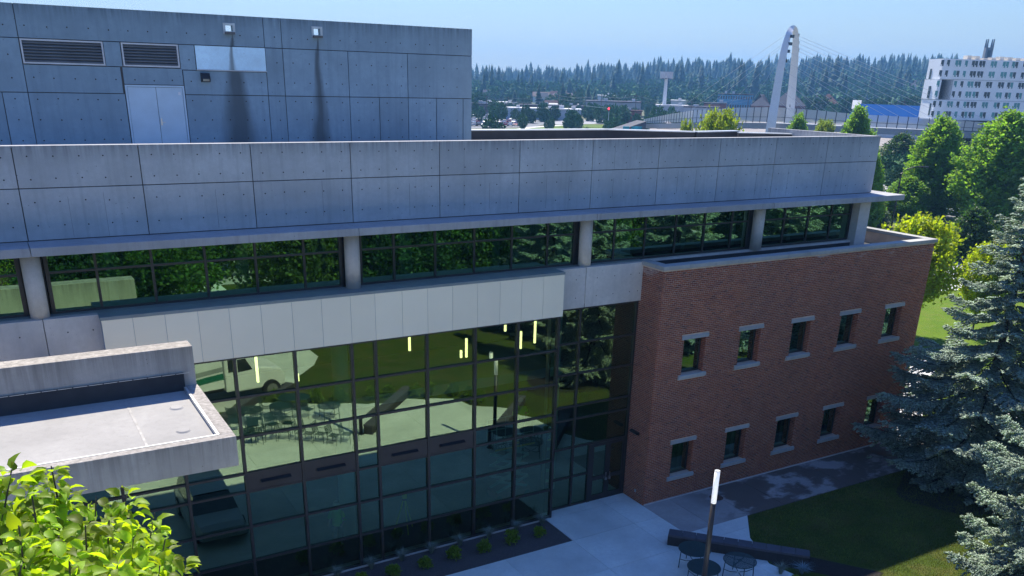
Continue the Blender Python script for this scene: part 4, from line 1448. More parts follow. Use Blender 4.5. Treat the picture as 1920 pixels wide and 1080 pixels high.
# pear tree in the near left corner with large single leaves
def pear():
    rng = np.random.default_rng(5)
    root = thing('pear_tree', 'bright green pear tree rising below the concrete canopy, sunlit curling leaves', 'tree', (-.45, 5.6, 0))
    o0 = np.array([-.45, 5.6, 0])
    tr = MB().tube([(0, 0, -.1), (.03, .02, 6), (0, .05, 10), (.02, 0, 12.6)], .17, 10, .03)
    tips = [np.array(W(u, v, y)) - o0 for u, v, y in ((96, 874, 5.5), (22, 880, 5.3), (60, 930, 4.9), (135, 940, 5.7), (238, 928, 5.8), (205, 975, 5.2), (290, 962, 6.0), (160, 985, 4.7), (345, 1045, 5.8), (310, 1010, 5.4), (110, 1005, 4.5),
            (250, 1010, 4.9), (35, 985, 4.6), (-30, 900, 5.6), (-70, 960, 5.0), (180, 930, 6.4), (60, 890, 6.4), (-20, 940, 6.6), (300, 1060, 4.6), (130, 1050, 4.2), (220, 1060, 4.3), (40, 1060, 4.1), (345, 1100, 5.0), (270, 985, 6.6))]
    for i in range(60):
        a, r, z = rng.uniform(0, 6.28), 2.1 * math.sqrt(rng.random()), rng.uniform(7.5, 13.0)
        r *= 1 - .5 * max(0, (z - 11) / 3)
        tips.append(np.array([r * math.cos(a), r * math.sin(a), z]))
    PL, DL, UL, LL = [], [], [], []
    for ti, tip in enumerate(tips):
        main = ti < 24
        bz = tip[2] - rng.uniform(1.3, 2.0)
        base = np.array([tip[0] * .55, tip[1] * .55, bz])
        tr.tube([base.tolist(), (base * .4 + tip * .6 + rng.normal(0, .05, 3)).tolist(), tip.tolist()], .014, 5, .004)
        tr.tube([(0, 0, bz - .7), (base * .6 + np.array([0, 0, bz - .35]) * .4 - np.array([0, 0, .0])).tolist() if False else ((base[0]) * .5, base[1] * .5, bz - .35), base.tolist()], .03, 5, .014)
        n = 430 if main else 80
        side = rng.normal(0, 1, (7, 3))
        for k in range(n):
            t = rng.random() ** .75
            p = tip + (base - tip) * t
            rr = .05 + .23 * t ** .6
            w = unit(np.array([rng.normal(), rng.normal(), .25 * rng.normal()]))
            q = p + w * rr * rng.uniform(.2, 1)
            d = unit(w + np.array([0, 0, .35 - 1.0 * rng.random()]) + rng.normal(0, .25, 3))
            PL.append(q)
            DL.append(d)
            UL.append(unit(np.cross(d, np.array([0, 0, 1.]) + rng.normal(0, .35, 3))))
            LL.append(rng.uniform(.06, .118))
    P, D, U, L = np.array(PL), np.array(DL), np.array(UL), np.array(LL)[:, None]
    N = unit(np.cross(U, D))
    n = len(P)
    rows = [(0, .0, 0), (.2, .26, .03), (.5, .31, .02), (.8, .17, -.09), (1.0, 0, -.22)]   # along, half width, curl
    cols = []
    cu = rng.uniform(.6, 1.6, n)[:, None]
    for f, w, c in rows:
        mid = P + D * L * f + N * L * c * cu
        if w == 0:
            cols.append(mid)
        else:
            cols += [mid + U * L * w + N * L * w * .45, mid, mid - U * L * w + N * L * w * .45]
    V = np.stack(cols, 1)
    m = V.shape[1]
    i = np.arange(n)[:, None] * m
    tri = [(0, 1, 2), (0, 2, 3), (1, 4, 5), (1, 5, 2), (2, 5, 6), (2, 6, 3), (4, 7, 8), (4, 8, 5), (5, 8, 9), (5, 9, 6), (7, 10, 8), (8, 10, 9)]
    F = np.concatenate([i + np.array([q]) for q in tri], 0)
    tr.build('trunk', BARK, root)
    link('crown', arrmesh('crown', V.reshape(-1, 3), F, True), LF_PEAR, root)


pear()

# shrubs and grasses of the planting strip
def shrub_proto(seed):
    rng = np.random.default_rng(seed)
    n = 520
    c = unit(rng.normal(0, 1, (11, 3))) * np.array([.17, .17, .14]) + np.array([0, 0, .2])
    k = rng.integers(0, 11, n)
    d = unit(rng.normal(0, 1, (n, 3)) + np.array([0, 0, .5]))
    P = c[k] + d * (rng.random((n, 1)) ** .5) * np.array([.12, .12, .15])
    P[:, 2] = np.abs(P[:, 2])
    V, F = foliage(P, d, .10, .06, rng, -.4, .6)
    return arrmesh('shrub', V, F)


def grass_proto(seed, n=130, h=.5, sp_=.3):
    rng = np.random.default_rng(seed)
    az, ln = rng.uniform(0, 6.28, n), rng.uniform(.6, 1.0, n) * h
    o = np.stack([np.cos(az), np.sin(az), np.zeros(n)], 1)
    b = o * rng.random((n, 1)) * .06
    mid = b + o * (ln * .25 * rng.uniform(.3, 1.4, n))[:, None] + np.array([0, 0, 1.]) * (ln * .7)[:, None]
    tip = b + o * (ln * .75 * rng.uniform(.3, 1.4, n))[:, None] * (sp_ / .3) + np.array([0, 0, 1.]) * (ln * rng.uniform(.7, 1, n))[:, None]
    w = np.cross(o, np.array([0, 0, 1.])) * .006
    V = np.stack([b - w, b + w, mid + w, mid - w, tip], 1).reshape(-1, 3)
    i = np.arange(n)[:, None] * 5
    F = np.concatenate([i + np.array([q]) for q in ((0, 1, 2), (0, 2, 3), (3, 2, 4))], 0)
    return arrmesh('grass_tuft', V, F)


LF_GR = M('grey_green_blades', (0.20, 0.25, 0.20), .8, .2, 3, island=.2)
LF_FES = M('blue_fescue_blades', (0.22, 0.33, 0.36), .7, .15, 3, island=.25)
shm = [shrub_proto(i) for i in (1, 2, 3)]
grm = grass_proto(4)
for i, x in enumerate((16.4, 15.15, 13.9, 12.65, 11.45, 10.2, 8.95, 7.7)):
    s = link('bed_shrub', shm[i % 3], LF_SHRUB if not shm[i % 3].materials else None, loc=(x, 25.1 + R_.uniform(-.06, .06), .01), rz=i * 1.7)
    k_ = R_.uniform(.85, 1.12)
    s.scale = (k_, k_, k_ * R_.uniform(.9, 1.1))
    tag(s, 'small leafy green shrub in the gravel strip before the glass', 'shrub', 'shrubs in the gravel strip')
for i, x in enumerate((17.0, 15.8, 14.55, 13.3, 12.1, 10.9, 9.7, 8.4)):
    s = link('grass_tuft', grm, LF_GR if not grm.materials else None, loc=(x, 25.9, .01), rz=i * 2.1)
    tag(s, 'pale grass tuft at the foot of the glass wall', 'grass', 'grass tufts by the glass')
fm = grass_proto(9, 170, .45, .42)
for i, (u, v, lb) in enumerate(((1503, 1062, 'blue grey fescue tuft at the end of the dark seat wall'), (1463, 1062, 'pale seedhead grass tuft in the mulch by the seat wall'), (1490, 1078, 'low green tuft between grasses in the mulch bed'))):
    p = G(u, v + 14)
    s = link('grass_tuft', fm if i == 0 else (grm if i == 1 else shm[1]), LF_FES if i == 0 else None, loc=(p[0], p[1], .015), rz=i)
    if i == 2:
        s.scale = (.6, .6, .6)
    tag(s, lb, 'plant')
# bedding along the mirrored lawn edge
for i, (x, y) in enumerate(((11.2, 7.9), (12.3, 8.6), (13.4, 9.3), (14.5, 9.8), (16.3, 10.2), (17.3, 9.9), (18.6, 10.5), (19.4, 11.0), (20.6, 11.6), (21.2, 12.6), (21.2, 13.3))):
    s = link('bed_shrub', shm[i % 3], loc=(x, y - .15, .01), rz=i)
    s.scale = (1.5, 1.5, 1.5)
    tag(s, 'low shrub on the lawn edge across the court, mirrored in the glass', 'shrub', 'shrubs along the court lawn')


# lawn blades near the camera side of the walk
def blades(n, poly, seed, h=.07):
    rng = np.random.default_rng(seed)
    xs, ys = [p[0] for p in poly], [p[1] for p in poly]
    P = np.stack([rng.uniform(min(xs), max(xs), n * 2), rng.uniform(min(ys), max(ys), n * 2)], 1)
    ins = np.zeros(len(P), bool)
    j = len(poly) - 1
    for i in range(len(poly)):
        xi, yi, xj, yj = *poly[i], *poly[j]
        c = ((yi > P[:, 1]) != (yj > P[:, 1])) & (P[:, 0] < (xj - xi) * (P[:, 1] - yi) / (yj - yi + 1e-12) + xi)
        ins ^= c
        j = i
    P = P[ins][:n]
    n = len(P)
    a = rng.uniform(0, 6.28, n)
    hh = h * rng.uniform(.5, 1.2, n)
    b = np.column_stack([P, np.full(n, .012)])
    w = np.stack([np.cos(a), np.sin(a), np.zeros(n)], 1) * .008
    tip = b + np.column_stack([rng.normal(0, .03, (n, 2)), hh])
    V = np.stack([b - w, b + w, tip], 1).reshape(-1, 3)
    return arrmesh('grass_blades', V, np.arange(3 * n).reshape(-1, 3))


lw = link('grass_blades', blades(90000, [(25.05, 22.53), (40, 22.53), (36, 13), (24, 12.5), (23.4, 17.6), (25.3, 16.6), (26.3, 16.9), (25.0, 18.7), (24.0, 20.0), (23.8, 21.1)], 3), M('grass_blade', (0.115, 0.145, 0.032), .85, .45, .5, island=.5, trans=.2), kind='stuff')
lw['label'] = 'short mown grass blades on the lawn between walk and spruces'

# trees beyond the wing
hornr = lambda f: 4.7 * max(.04, math.sin(math.pi * min(1, .16 + .80 * f)) ** .8 * (1 - .22 * f))
horn = make_tree('hornbeam', 1.0, 16.0, hornr, 1500, 26, .42, .26, LF_HORN, 1.9, 8, .3, .30, 1.9, .1)


def place(o, proto, base_uv, top_v, dist, width, label, cat='tree', group=None, h=16.0, w=9.4, rz=0, k=.98):
    p = AT(base_uv[0], base_uv[1], dist)
    top = AT(base_uv[0], top_v, dist)[2]
    c = proto if o is None else copy_tree(proto)
    c.location, c.rotation_euler = (p[0], p[1], -.03), (0, 0, rz)
    s = width * dist / FPX / w
    c.scale = (s, s, top / h * k)
    tag(c, label, cat, group)
    return c


place(None, horn, (1757, 300), 214, 140, 110, 'large green upswept tree in front of the white hotel, black street lamp beside it', rz=.3)
place(1, horn, (1880, 300), 203, 135, 150, 'large green upswept tree beyond the blue spruce, hiding the end of the hotel', rz=2.0)
place(1, horn, (1638, 300), 285, 120, 62, 'dark green tree squeezed behind the end of the upper parapet', rz=4.0)
place(1, horn, (1608, 240), 207, 165, 74, 'pale green tree top rising behind the far roof corner', rz=1.0, k=1.05)
place(1, horn, (1495, 250), 219, 170, 56, 'small green tree top between the arch pylon and the dry tree', rz=5.0, k=1.05)
place(1, horn, (1715, 300), 330, 135, 90, 'lower green tree behind the street lamp, over the parked cars', rz=3.0)
place(1, horn, (1810, 300), 330, 150, 110, 'lower green tree between the two large upswept trees', rz=3.7)
pale = make_tree('maple_tree', 2.0, 11.0, lambda f: 4.0 * max(.05, math.sin(math.pi * min(1, .2 + .70 * f)) ** .55), 700, 24, .36, .24, LF_PALE, 1.5, 12, .2, .3, 1.5, .1)
place(None, pale, (1345, 240), 215, 115, 96, 'pale green tree with yellowing shoots above the roof edge', k=1.07, h=11, w=8)
place(1, pale, (1288, 240), 232, 125, 30, 'small pale green tree beside the yellowing one above the roof edge', k=1.07, h=11, w=8, rz=2)
place(1, pale, (1546, 240), 229, 190, 38, 'dry olive tree top between two green ones above the roof edge', k=1.07, h=11, w=8, rz=1)
yel = make_tree('golden_tree', 2.3, 7.4, lambda f: 2.9 * max(.05, math.sin(math.pi * min(1, .10 + .80 * f)) ** .8), 520, 26, .26, .2, LF_YEL, .5, 15, .12, .26, .8, .5)
place(None, yel, (1728, 420), 398, 68, 142, 'golden yellow tree beside the corner of the brick wing', h=7.4, w=5.8)
place(1, yel, (1856, 480), 452, 72, 80, 'golden yellow tree showing through the spruce boughs', h=7.4, w=5.8, rz=2)
dk = make_tree('dark_tree', .3, 6.0, lambda f: 2.6 * max(.05, math.sin(math.pi * min(1, .3 + .68 * f)) ** .6), 420, 24, .3, .2, LF_DARK, .4, 17, .14, .3, .8, .3)
place(None, dk, (1826, 420), 388, 104, 78, 'low dark green tree on the dry lawn beside the grey sign', h=6, w=5.2)
place(1, dk, (1640, 420), 384, 125, 50, 'dark green shrub behind the corner pier of the upper windows', h=6, w=5.2, rz=1)
place(1, dk, (1690, 280), 250, 215, 60, 'dark bushy tree on the bank below the footbridge', h=6, w=5.2, rz=3)
place(1, dk, (1920, 470), 440, 95, 120, 'dark green bush at the roadside behind the spruces', h=6, w=5.2, rz=4)

# ------------------------------------------------------------------ the town and hills beyond
AZS = [0, 15, 28, 31.6, 36.4, 41.1, 44.2, 49, 52.9, 56, 65, 90]
RID = [2, 3, 3, 5, 13, 25, 27, 37, 39, 36, 30, 12]


def hill(x, y):
    r = math.hypot(x, y)
    az = math.degrees(math.atan2(x, y))
    h = float(np.interp(az, AZS, RID))
    f = min(1, max(0, (r - 620) / 1000))
    f = f * f * (3 - 2 * f)
    return h * f + 3 * math.sin(x * .006) * math.sin(y * .005) * f


hm = MB()
na, nr = 61, 22
for i in range(na):
    a = math.radians(-10 + 120 * i / (na - 1))
    for j in range(nr):
        r = 560 + (2700 - 560) * (j / (nr - 1)) ** 1.2
        hm.v.append((r * math.sin(a), r * math.cos(a), hill(r * math.sin(a), r * math.cos(a)) - (.2 if j == 0 else 0)))
hm.n = len(hm.v)
hm.f = [(i * nr + j, i * nr + j + 1, (i + 1) * nr + j + 1, (i + 1) * nr + j) for i in range(na - 1) for j in range(nr - 1)]
struct('hill', hm, M('wooded_hill_ground', (0.055, 0.08, 0.035), .95, .4, .01), smooth=True)

# forest: conifers and round trees on the slope
FC = M('forest_conifer', (0.012, 0.042, 0.026), .9, .3, .02, island=.35)
FD = M('forest_broadleaf', (0.05, 0.13, 0.04), .9, .3, .02, island=.3)


def conifer(seed, tiers=8, n=9):
    rng = np.random.default_rng(seed)
    V, F = [], []
    for k in range(tiers):
        f = k / tiers
        z0, z1 = .06 + .9 * f, min(1, .06 + .9 * (f + 1.9 / tiers))
        r = .235 * (1 - f) ** .85 + .012
        c = len(V)
        V.append((0, 0, z1))
        for i in range(n):
            a = 2 * math.pi * (i + .5 * (k % 2)) / n
            q = r * rng.uniform(.6, 1.15)
            V.append((q * math.cos(a), q * math.sin(a), z0 + rng.uniform(-.02, .02)))
        F += [(c, c + 1 + i, c + 1 + (i + 1) % n) for i in range(n)]
    return np.array(V), np.array(F)


def roundtree(seed, n=150, L=.22, Wd=.17):
    rng = np.random.default_rng(seed)
    d = unit(rng.normal(0, 1, (n, 3)))
    lob = 1 + .2 * np.sin(d[:, 0] * 5 + seed) * np.cos(d[:, 1] * 6)
    P = d * (.46 * rng.random((n, 1)) ** .28) * lob[:, None] * np.array([1, 1, 1.05]) + np.array([0, 0, .56])
    V, F = foliage(P, d, L, Wd, rng, .1, .7)
    return V, F


cons, rts = [conifer(i) for i in range(5)], [roundtree(i) for i in range(4)]
rtd = [roundtree(i + 10, 620, .15, .12) for i in range(3)]
VV, FF, VD, FD_, nv, nd = [], [], [], [], 0, 0
rngf = np.random.default_rng(77)
indiv = []
for k in range(3300):
    az = math.radians(rngf.uniform(24, 63))
    r = (rngf.uniform(1150, 1900), rngf.uniform(1200, 1700), rngf.uniform(780, 1180))[k % 3]
    x, y = r * math.sin(az), r * math.cos(az)
    pc = .22 if r < 1120 else .78
    z = hill(x, y)
    if rngf.random() < pc:
        h = (16 + 17 * rngf.random() ** 1.4) * (1.18 if rngf.random() < .08 else 1)
        if len(indiv) < 110 and r < 1250:
            indiv.append(('c', x, y, z, h))
            continue
        v, f = cons[k % 5]
        a = rngf.uniform(0, 6)
        R2 = np.array([[math.cos(a), -math.sin(a), 0], [math.sin(a), math.cos(a), 0], [0, 0, 1]])
        VV.append(v @ R2.T * np.array([1, 1, 0]) * h * rngf.uniform(.65, 1.2) + (v @ R2.T) * np.array([0, 0, h]) + np.array([x, y, z]))
        FF.append(f + nv)
        nv += len(v)
    else:
        h = rngf.uniform(8, 16)
        if len(indiv) < 110 and r < 1000:
            indiv.append(('d', x, y, z, h))
            continue
        v, f = rts[k % 4]
        VD.append(v * np.array([h * 1.1, h * 1.1, h]) + np.array([x, y, z - .1 * h]))
        FD_.append(f + nd)
        nd += len(v)
fo = link('forest', arrmesh('forest', np.concatenate(VV), np.concatenate(FF)), FC, kind='stuff')
fo['label'] = 'dark conifer forest covering the far hill'
fo = link('forest', arrmesh('forest', np.concatenate(VD), np.concatenate(FD_)), FD, kind='stuff')
fo['label'] = 'lighter broadleaf trees scattered through the far hill forest'


def tree_proto(kind, i):
    t = link('hill_pine' if kind == 'c' else 'round_tree', None)
    MB().cyl(0, 0, -.05, .3, .022, .012, n=6).build('trunk', BARK, t)
    v, f = (cons if kind == 'c' else rtd)[i]
    link('crown', arrmesh('crown', v, f), FC if kind == 'c' else FD, t)
    return t


pr_ = {('c', i): tree_proto('c', i) for i in range(3)}
pr_.update({('d', i): tree_proto('d', i) for i in range(3)})
seen = set()


def put_tree(kind, i, x, y, z, h, label, group, wide=1.0):
    key = (kind, i % 3)
    t = pr_[key] if key not in seen else copy_tree(pr_[key])
    seen.add(key)
    t.location, t.rotation_euler = (x, y, z - .02 * h), (0, 0, i * 1.3)
    t.scale = (h * wide, h * wide, h)
    tag(t, label, 'tree', group)


for i, (kd, x, y, z, h) in enumerate(indiv):
    put_tree(kd, i, x, y, z, h, 'dark pine standing at the foot of the far wooded hill' if kd == 'c' else 'round leafy tree at the foot of the far wooded hill', 'pines below the hill' if kd == 'c' else 'leafy trees below the hill')
# town trees: (u, v base, distance, height px, kind)
for i, (u, vb, hp, d, kd, lb) in enumerate((
        (983, 200, 24, 560, 'd', 'tall olive green tree behind the brown warehouse'), (1040, 196, 16, 600, 'd', 'tree beside the gabled grey house'), (1065, 195, 14, 620, 'd', None), (1090, 197, 24, 610, 'd', None), (1112, 197, 20, 600, 'd', None),
        (1140, 190, 14, 640, 'd', None), (1180, 190, 16, 640, 'd', None), (1206, 188, 26, 640, 'd', None), (1220, 192, 22, 600, 'd', None), (1232, 205, 20, 480, 'd', None), (1266, 182, 18, 800, 'd', None), (1300, 201, 28, 560, 'd', 'dark round tree right of the white mast'),
        (1318, 198, 18, 620, 'd', None), (1376, 200, 18, 560, 'd', None), (1408, 203, 22, 540, 'd', None), (1432, 196, 32, 600, 'c', None), (1525, 200, 34, 560, 'c', 'dark pine left of the hipped roof house'), (1560, 205, 26, 520, 'd', None), (1585, 200, 22, 540, 'd', None),
        (1640, 203, 34, 520, 'd', 'round dark tree behind the blue roof'), (1660, 198, 34, 560, 'd', None), (1700, 196, 40, 560, 'c', None), (1712, 198, 38, 540, 'd', None), (1690, 170, 26, 800, 'd', None), (1360, 176, 22, 900, 'd', None), (1330, 172, 24, 950, 'c', None),
        (905, 180, 18, 800, 'c', None), (930, 182, 16, 780, 'd', None), (955, 180, 18, 820, 'd', None), (1010, 178, 20, 820, 'd', None), (1075, 180, 20, 800, 'd', None), (1120, 178, 20, 850, 'd', None), (1150, 176, 22, 880, 'd', None), (1195, 176, 24, 850, 'd', None), (1280, 172, 24, 900, 'd', None), (1390, 178, 20, 850, 'd', None), (1500, 180, 22, 800, 'd', None), (1480, 178, 22, 830, 'd', None), (1610, 190, 28, 640, 'd', None), (1550, 178, 22, 780, 'd', None))):
    p = AT(u, vb, d)
    z = hill(p[0], p[1])
    put_tree(kd, i, p[0], p[1], z, hp * d / FPX * 1.05, lb or ('leafy town tree among the roofs below the hill' if kd == 'd' else 'dark pine among the roofs below the hill'), None if lb else ('leafy trees among the roofs' if kd == 'd' else 'pines among the roofs'))
for i, (u, v, hp, d, lb) in enumerate(((1137, 218, 14, 330, None), (1148, 219, 20, 335, None), (1139, 244, 14, 290, 'dark round shrub tree on the green bank'), (1101, 244, 16, 290, None), (1156, 222, 22, 330, None), (1172, 219, 14, 340, None), (1212, 219, 22, 345, 'bright green round tree by the white mast'),
        (920, 246, 36, 270, 'bushy green tree by the car park beside the penthouse corner'), (938, 246, 24, 275, None), (895, 246, 10, 290, None), (980, 231, 22, 340, None), (1062, 226, 16, 350, None), (1070, 226, 26, 355, None), (1078, 226, 24, 360, None), (1086, 226, 20, 350, None), (1034, 228, 16, 345, None), (1025, 228, 12, 345, None), (900, 218, 12, 380, None), (940, 216, 10, 400, None), (965, 214, 10, 400, None), (995, 213, 9, 410, None), (1015, 213, 9, 410, None))):
    p = AT(u, v, d)
    put_tree('d', i + 1, p[0], p[1], 0, hp * d / FPX * 1.1 + max(0, p[2]) * 0, lb or 'young street tree around the car park', None if lb else 'young trees around the car park', .75)
for i in range(15):
    u = 1143 + i * 3.6 + R_.uniform(-1, 1)
    p = AT(u, 236, 285)
    put_tree('d', i, p[0], p[1], -.2, R_.uniform(1.6, 3.2), 'low leafy bush on the bank beside the abutment', 'bushes on the bank', 1.3)
for i in range(16):
    u = 1655 + R_.uniform(0, 60)
    p = AT(u, 270 + R_.uniform(-10, 20), 190 + R_.uniform(-15, 25))
    put_tree('d', i, p[0], p[1], -.2, R_.uniform(2, 5), 'leafy bush on the slope below the footbridge', 'bushes below the footbridge', 1.2)

# buildings
WB = {n: M('wall_' + n, c, .85, .1, .3) for n, c in (('brown', (.17, .12, .12)), ('white', (.52, .53, .54)), ('grey', (.32, .32, .34)), ('brick', (.19, .085, .07)), ('cream', (.5, .46, .4)), ('blue', (.10, .28, .45)), ('pale', (.36, .40, .45)))}
RB = {n: M('roof_' + n, c, .95, .1, .3, spec=.05) for n, c in (('white', (.6, .6, .6)), ('grey', (.085, .085, .10)), ('dark', (.06, .06, .07)), ('blue', (.004, .05, .20)), ('brown', (.10, .06, .055)), ('tan', (.2, .16, .14)))}
WGL = M('far_window', (.06, .08, .10), .15, .1, spec=.7)


def bldg(name, u0, u1, vt, d, depth, wall, roof, label, kind='flat', cols=0, rows=1, d1=None, cat='building', vb=None, pitch=.35):
    vm = (vt + 200) / 2
    a, b = Vector(AT(u0, vm, d)), Vector(AT(u1, vm, d1 or d))
    z0 = min(hill(a.x, a.y), hill(b.x, b.y)) - .3
    zt = AT((u0 + u1) / 2, vt, (d + (d1 or d)) / 2)[2]
    zt = max(zt, z0 + 3)
    L = math.hypot(b.x - a.x, b.y - a.y)
    t = thing(name, label, cat, (a.x, a.y, z0), math.atan2(b.y - a.y, b.x - a.x))
    h = zt - z0
    if kind == 'flat':
        BX('wall', WB[wall], t, 0, L, 0, depth, 0, h - .5)
        rf_ = BX('roof', RB[roof], t, -.3, L + .3, -.3, depth + .3, h - .499, h)
        for i in range(int(L / 9)):
            x = R_.uniform(1, L - 2)
            BX('roof_unit', RB['white'], rf_, x, x + R_.uniform(1, 2.5), depth * .4, depth * .4 + 1.8, h + .001, h + R_.uniform(.7, 1.4))
    else:
        rh = min(h * .5, depth * pitch)
        BX('wall', WB[wall], t, 0, L, 0, depth, 0, h - rh)
        e = .5
        hip = depth * .4 if kind == 'hip' else -0.01
        MB().add([(-e, -e, h - rh), (L + e, -e, h - rh), (L + e, depth + e, h - rh), (-e, depth + e, h - rh), (hip - e, depth / 2, h), (L + e - hip, depth / 2, h)],
                 [(0, 1, 5, 4), (2, 3, 4, 5), (3, 0, 4), (1, 2, 5), (3, 2, 1, 0)]).build('roof', RB[roof], t)
        h = h - rh
    if cols:
        fh = h / rows
        for r in range(rows):
            for c in range(cols):
                x = L * (c + .5) / cols
                w = min(1.3, L / cols * .28)
                BX('window', WGL, t, x - w, x + w, -.06, .02, r * fh + fh * .38, r * fh + min(fh * .74, fh * .38 + 1.6))
    return t


bldg('warehouse', 860, 1120, 196.5, 500, 26, 'brown', 'dark', 'long dark brown warehouse behind the car park', cols=22)
bldg('store', 938, 1090, 203, 430, 14, 'pale', 'white', 'low pale store with white roof fascia beside the car park', cols=9)
bldg('shed', 886, 972, 191, 560, 20, 'pale', 'white', 'pale metal roofed shed behind the brown warehouse', cols=6)
bldg('shed', 1030, 1084, 194.5, 540, 18, 'white', 'white', 'white roofed shed beside the gabled grey house', 'gable', 4)
bldg('house', 1022, 1045, 188, 560, 10, 'grey', 'brown', 'gabled grey house above the white roofed shed', 'gable', 2, 2, pitch=.6)
bldg('warehouse', 1098, 1202, 190, 500, 26, 'grey', 'grey', 'grey flat roofed warehouse left of the mast', cols=10)
bldg('store', 1166, 1204, 207, 420, 10, 'brick', 'brown', 'low red brick store in front of the grey warehouse', cols=4)
bldg('warehouse', 1120, 1178, 179, 640, 18, 'white', 'white', 'white warehouse with domed skylight below the hill', cols=5)
bldg('house', 1028, 1056, 162, 900, 14, 'pale', 'grey', 'large pale two storey house on the lower hill', 'hip', 3, 2)
bldg('house', 992, 1004, 166, 880, 10, 'white', 'grey', 'small white house on the lower hill beside a dark pine', 'gable', 2)
bldg('house', 943, 955, 168, 860, 10, 'cream', 'brown', 'cream house with brown roof on the lower hill', 'gable', 2)
bldg('house', 960, 975, 171, 820, 10, 'cream', 'tan', 'cream house with tan roof on the lower hill', 'gable', 2)
bldg('house', 1014, 1026, 174, 760, 10, 'cream', 'grey', 'cream house with grey roof below the large pale house', 'gable', 2)
bldg('house', 1176, 1190, 167, 850, 12, 'cream', 'tan', 'tan flat fronted house left of the mast on the hill', 'flat', 2)
bldg('house', 1156, 1172, 168, 850, 12, 'grey', 'grey', 'grey house next to the tan one on the hill', 'hip', 2)
bldg('shed', 1258, 1292, 188, 560, 14, 'white', 'white', 'white shed right of the mast below the dark round tree', cols=4)
bldg('store', 1230, 1290, 197, 470, 12, 'pale', 'white', 'pale store with white roof right of the mast', cols=5)
bldg('warehouse', 1283, 1350, 200, 430, 14, 'pale', 'grey', 'pale grey windowless warehouse behind the footbridge fence')
bldg('brick_building', 1320, 1362, 193, 450, 14, 'brick', 'grey', 'red brick building above the pale grey warehouse', cols=5)
gb = bldg('glass_building', 1345, 1411, 176, 520, 18, 'blue', 'dark', 'blue glass office block with a pale stair shaft', cols=14, rows=3)
bldg('brick_building', 1410, 1445, 177, 500, 16, 'brick', 'grey', 'red brick block with grey roof behind the near pylon leg', 'hip', 5, 2)
bldg('brick_building', 1447, 1512, 172, 520, 20, 'brick', 'grey', 'red brick block with grey hipped roof between the pylon legs', 'hip', 8, 2)
bldg('house', 1532, 1572, 176, 540, 14, 'cream', 'brown', 'brown hipped roof house right of the pylon', 'hip', 4)
bldg('house', 1600, 1613, 188, 520, 12, 'white', 'white', 'small white house above the blue roof', 'gable', 2)
bldg('store', 1590, 1726, 197, 380, 24, 'white', 'blue', 'white store with a long bright blue roof beside the hotel', 'gable', 8, d1=370, pitch=.34)
bldg('house', 1666, 1700, 148, 950, 18, 'white', 'grey', 'white apartment house high on the wooded hill', 'hip', 5, 2)
bldg('house', 1702, 1722, 150, 930, 16, 'pale', 'grey', 'pale apartment house high on the hill beside the hotel', 'hip', 3, 2)
bldg('house', 1300, 1330, 160, 1000, 16, 'brick', 'brown', 'red brick house in the trees on the hill right of the mast', 'flat', 4)

rh_ = random.Random(31)
for i in range(22):
    u, d = rh_.uniform(890, 1700), rh_.uniform(720, 1020)
    w_ = 15 * FPX / d * rh_.uniform(.8, 1.3)
    p0 = AT(u, 170, d)
    z0 = hill(p0[0], p0[1])
    vt = 152 + (u - 960) * .0262 - (z0 + rh_.uniform(6, 9) - HC) / d * FPX
    wc, rc = rh_.choice(['white', 'cream', 'grey', 'pale', 'brick']), rh_.choice(['grey', 'brown', 'dark', 'tan'])
    o = bldg('house', u, u + w_, vt, d, 10, wc, rc, f'{wc} walled house with {rc} roof half hidden in trees on the lower hill', rh_.choice(['gable', 'hip']), 2, 1)
    o['group'] = f'{wc} houses with {rc} roofs on the lower hill'
for i in range(95):
    u, d = rh_.uniform(880, 1745), rh_.uniform(520, 960)
    p0 = AT(u, 180, d)
    kd = 'c' if rh_.random() < .18 else 'd'
    put_tree(kd, i, p0[0], p0[1], hill(p0[0], p0[1]), rh_.uniform(6, 12) * (1.5 if kd == 'c' else 1), 'leafy town tree among the roofs below the hill' if kd == 'd' else 'dark pine among the roofs below the hill', 'leafy trees among the roofs' if kd == 'd' else 'pines among the roofs', rh_.uniform(.9, 1.25))

for i in range(42):
    u, d = rh_.uniform(888, 1290), rh_.uniform(365, 490)
    p0 = AT(u, 215, d)
    put_tree('d', i, p0[0], p0[1], 0, rh_.uniform(3.5, 7.5), 'young street tree around the car park', 'young trees around the car park', rh_.uniform(.6, .95))

# hotel with leaning white window grid
HWH = M('hotel_white_panel', (.82, .84, .86), .6, .05, .2)
HG1, HG2 = M('hotel_glass_teal', (.10, .30, .30), .2, .2, .2, spec=.7), M('hotel_glass_dark', (.035, .06, .07), .15, .2, .2, spec=.7)
pa, pb = Vector(AT(1757, 170, 265)), Vector(AT(1920, 175, 277))
hd = Vector((pb.x - pa.x, pb.y - pa.y, 0)).normalized()
hn = Vector((-hd.y, hd.x, 0))
hot = thing('hotel', 'white hotel block of six storeys with paired windows and shifted floors', 'building', (pa.x, pa.y, 0), math.atan2(hd.y, hd.x))


def hx(u, v):                             # pixel on the hotel front -> local x, z
    d = ray(u, v)
    n = np.array([hn.x, hn.y, 0])
    t = (n @ np.array([pa.x, pa.y, 0])) / (n @ d)
    P = t * d
    return (P[0] - pa.x) * hd.x + (P[1] - pa.y) * hd.y, HC + P[2]


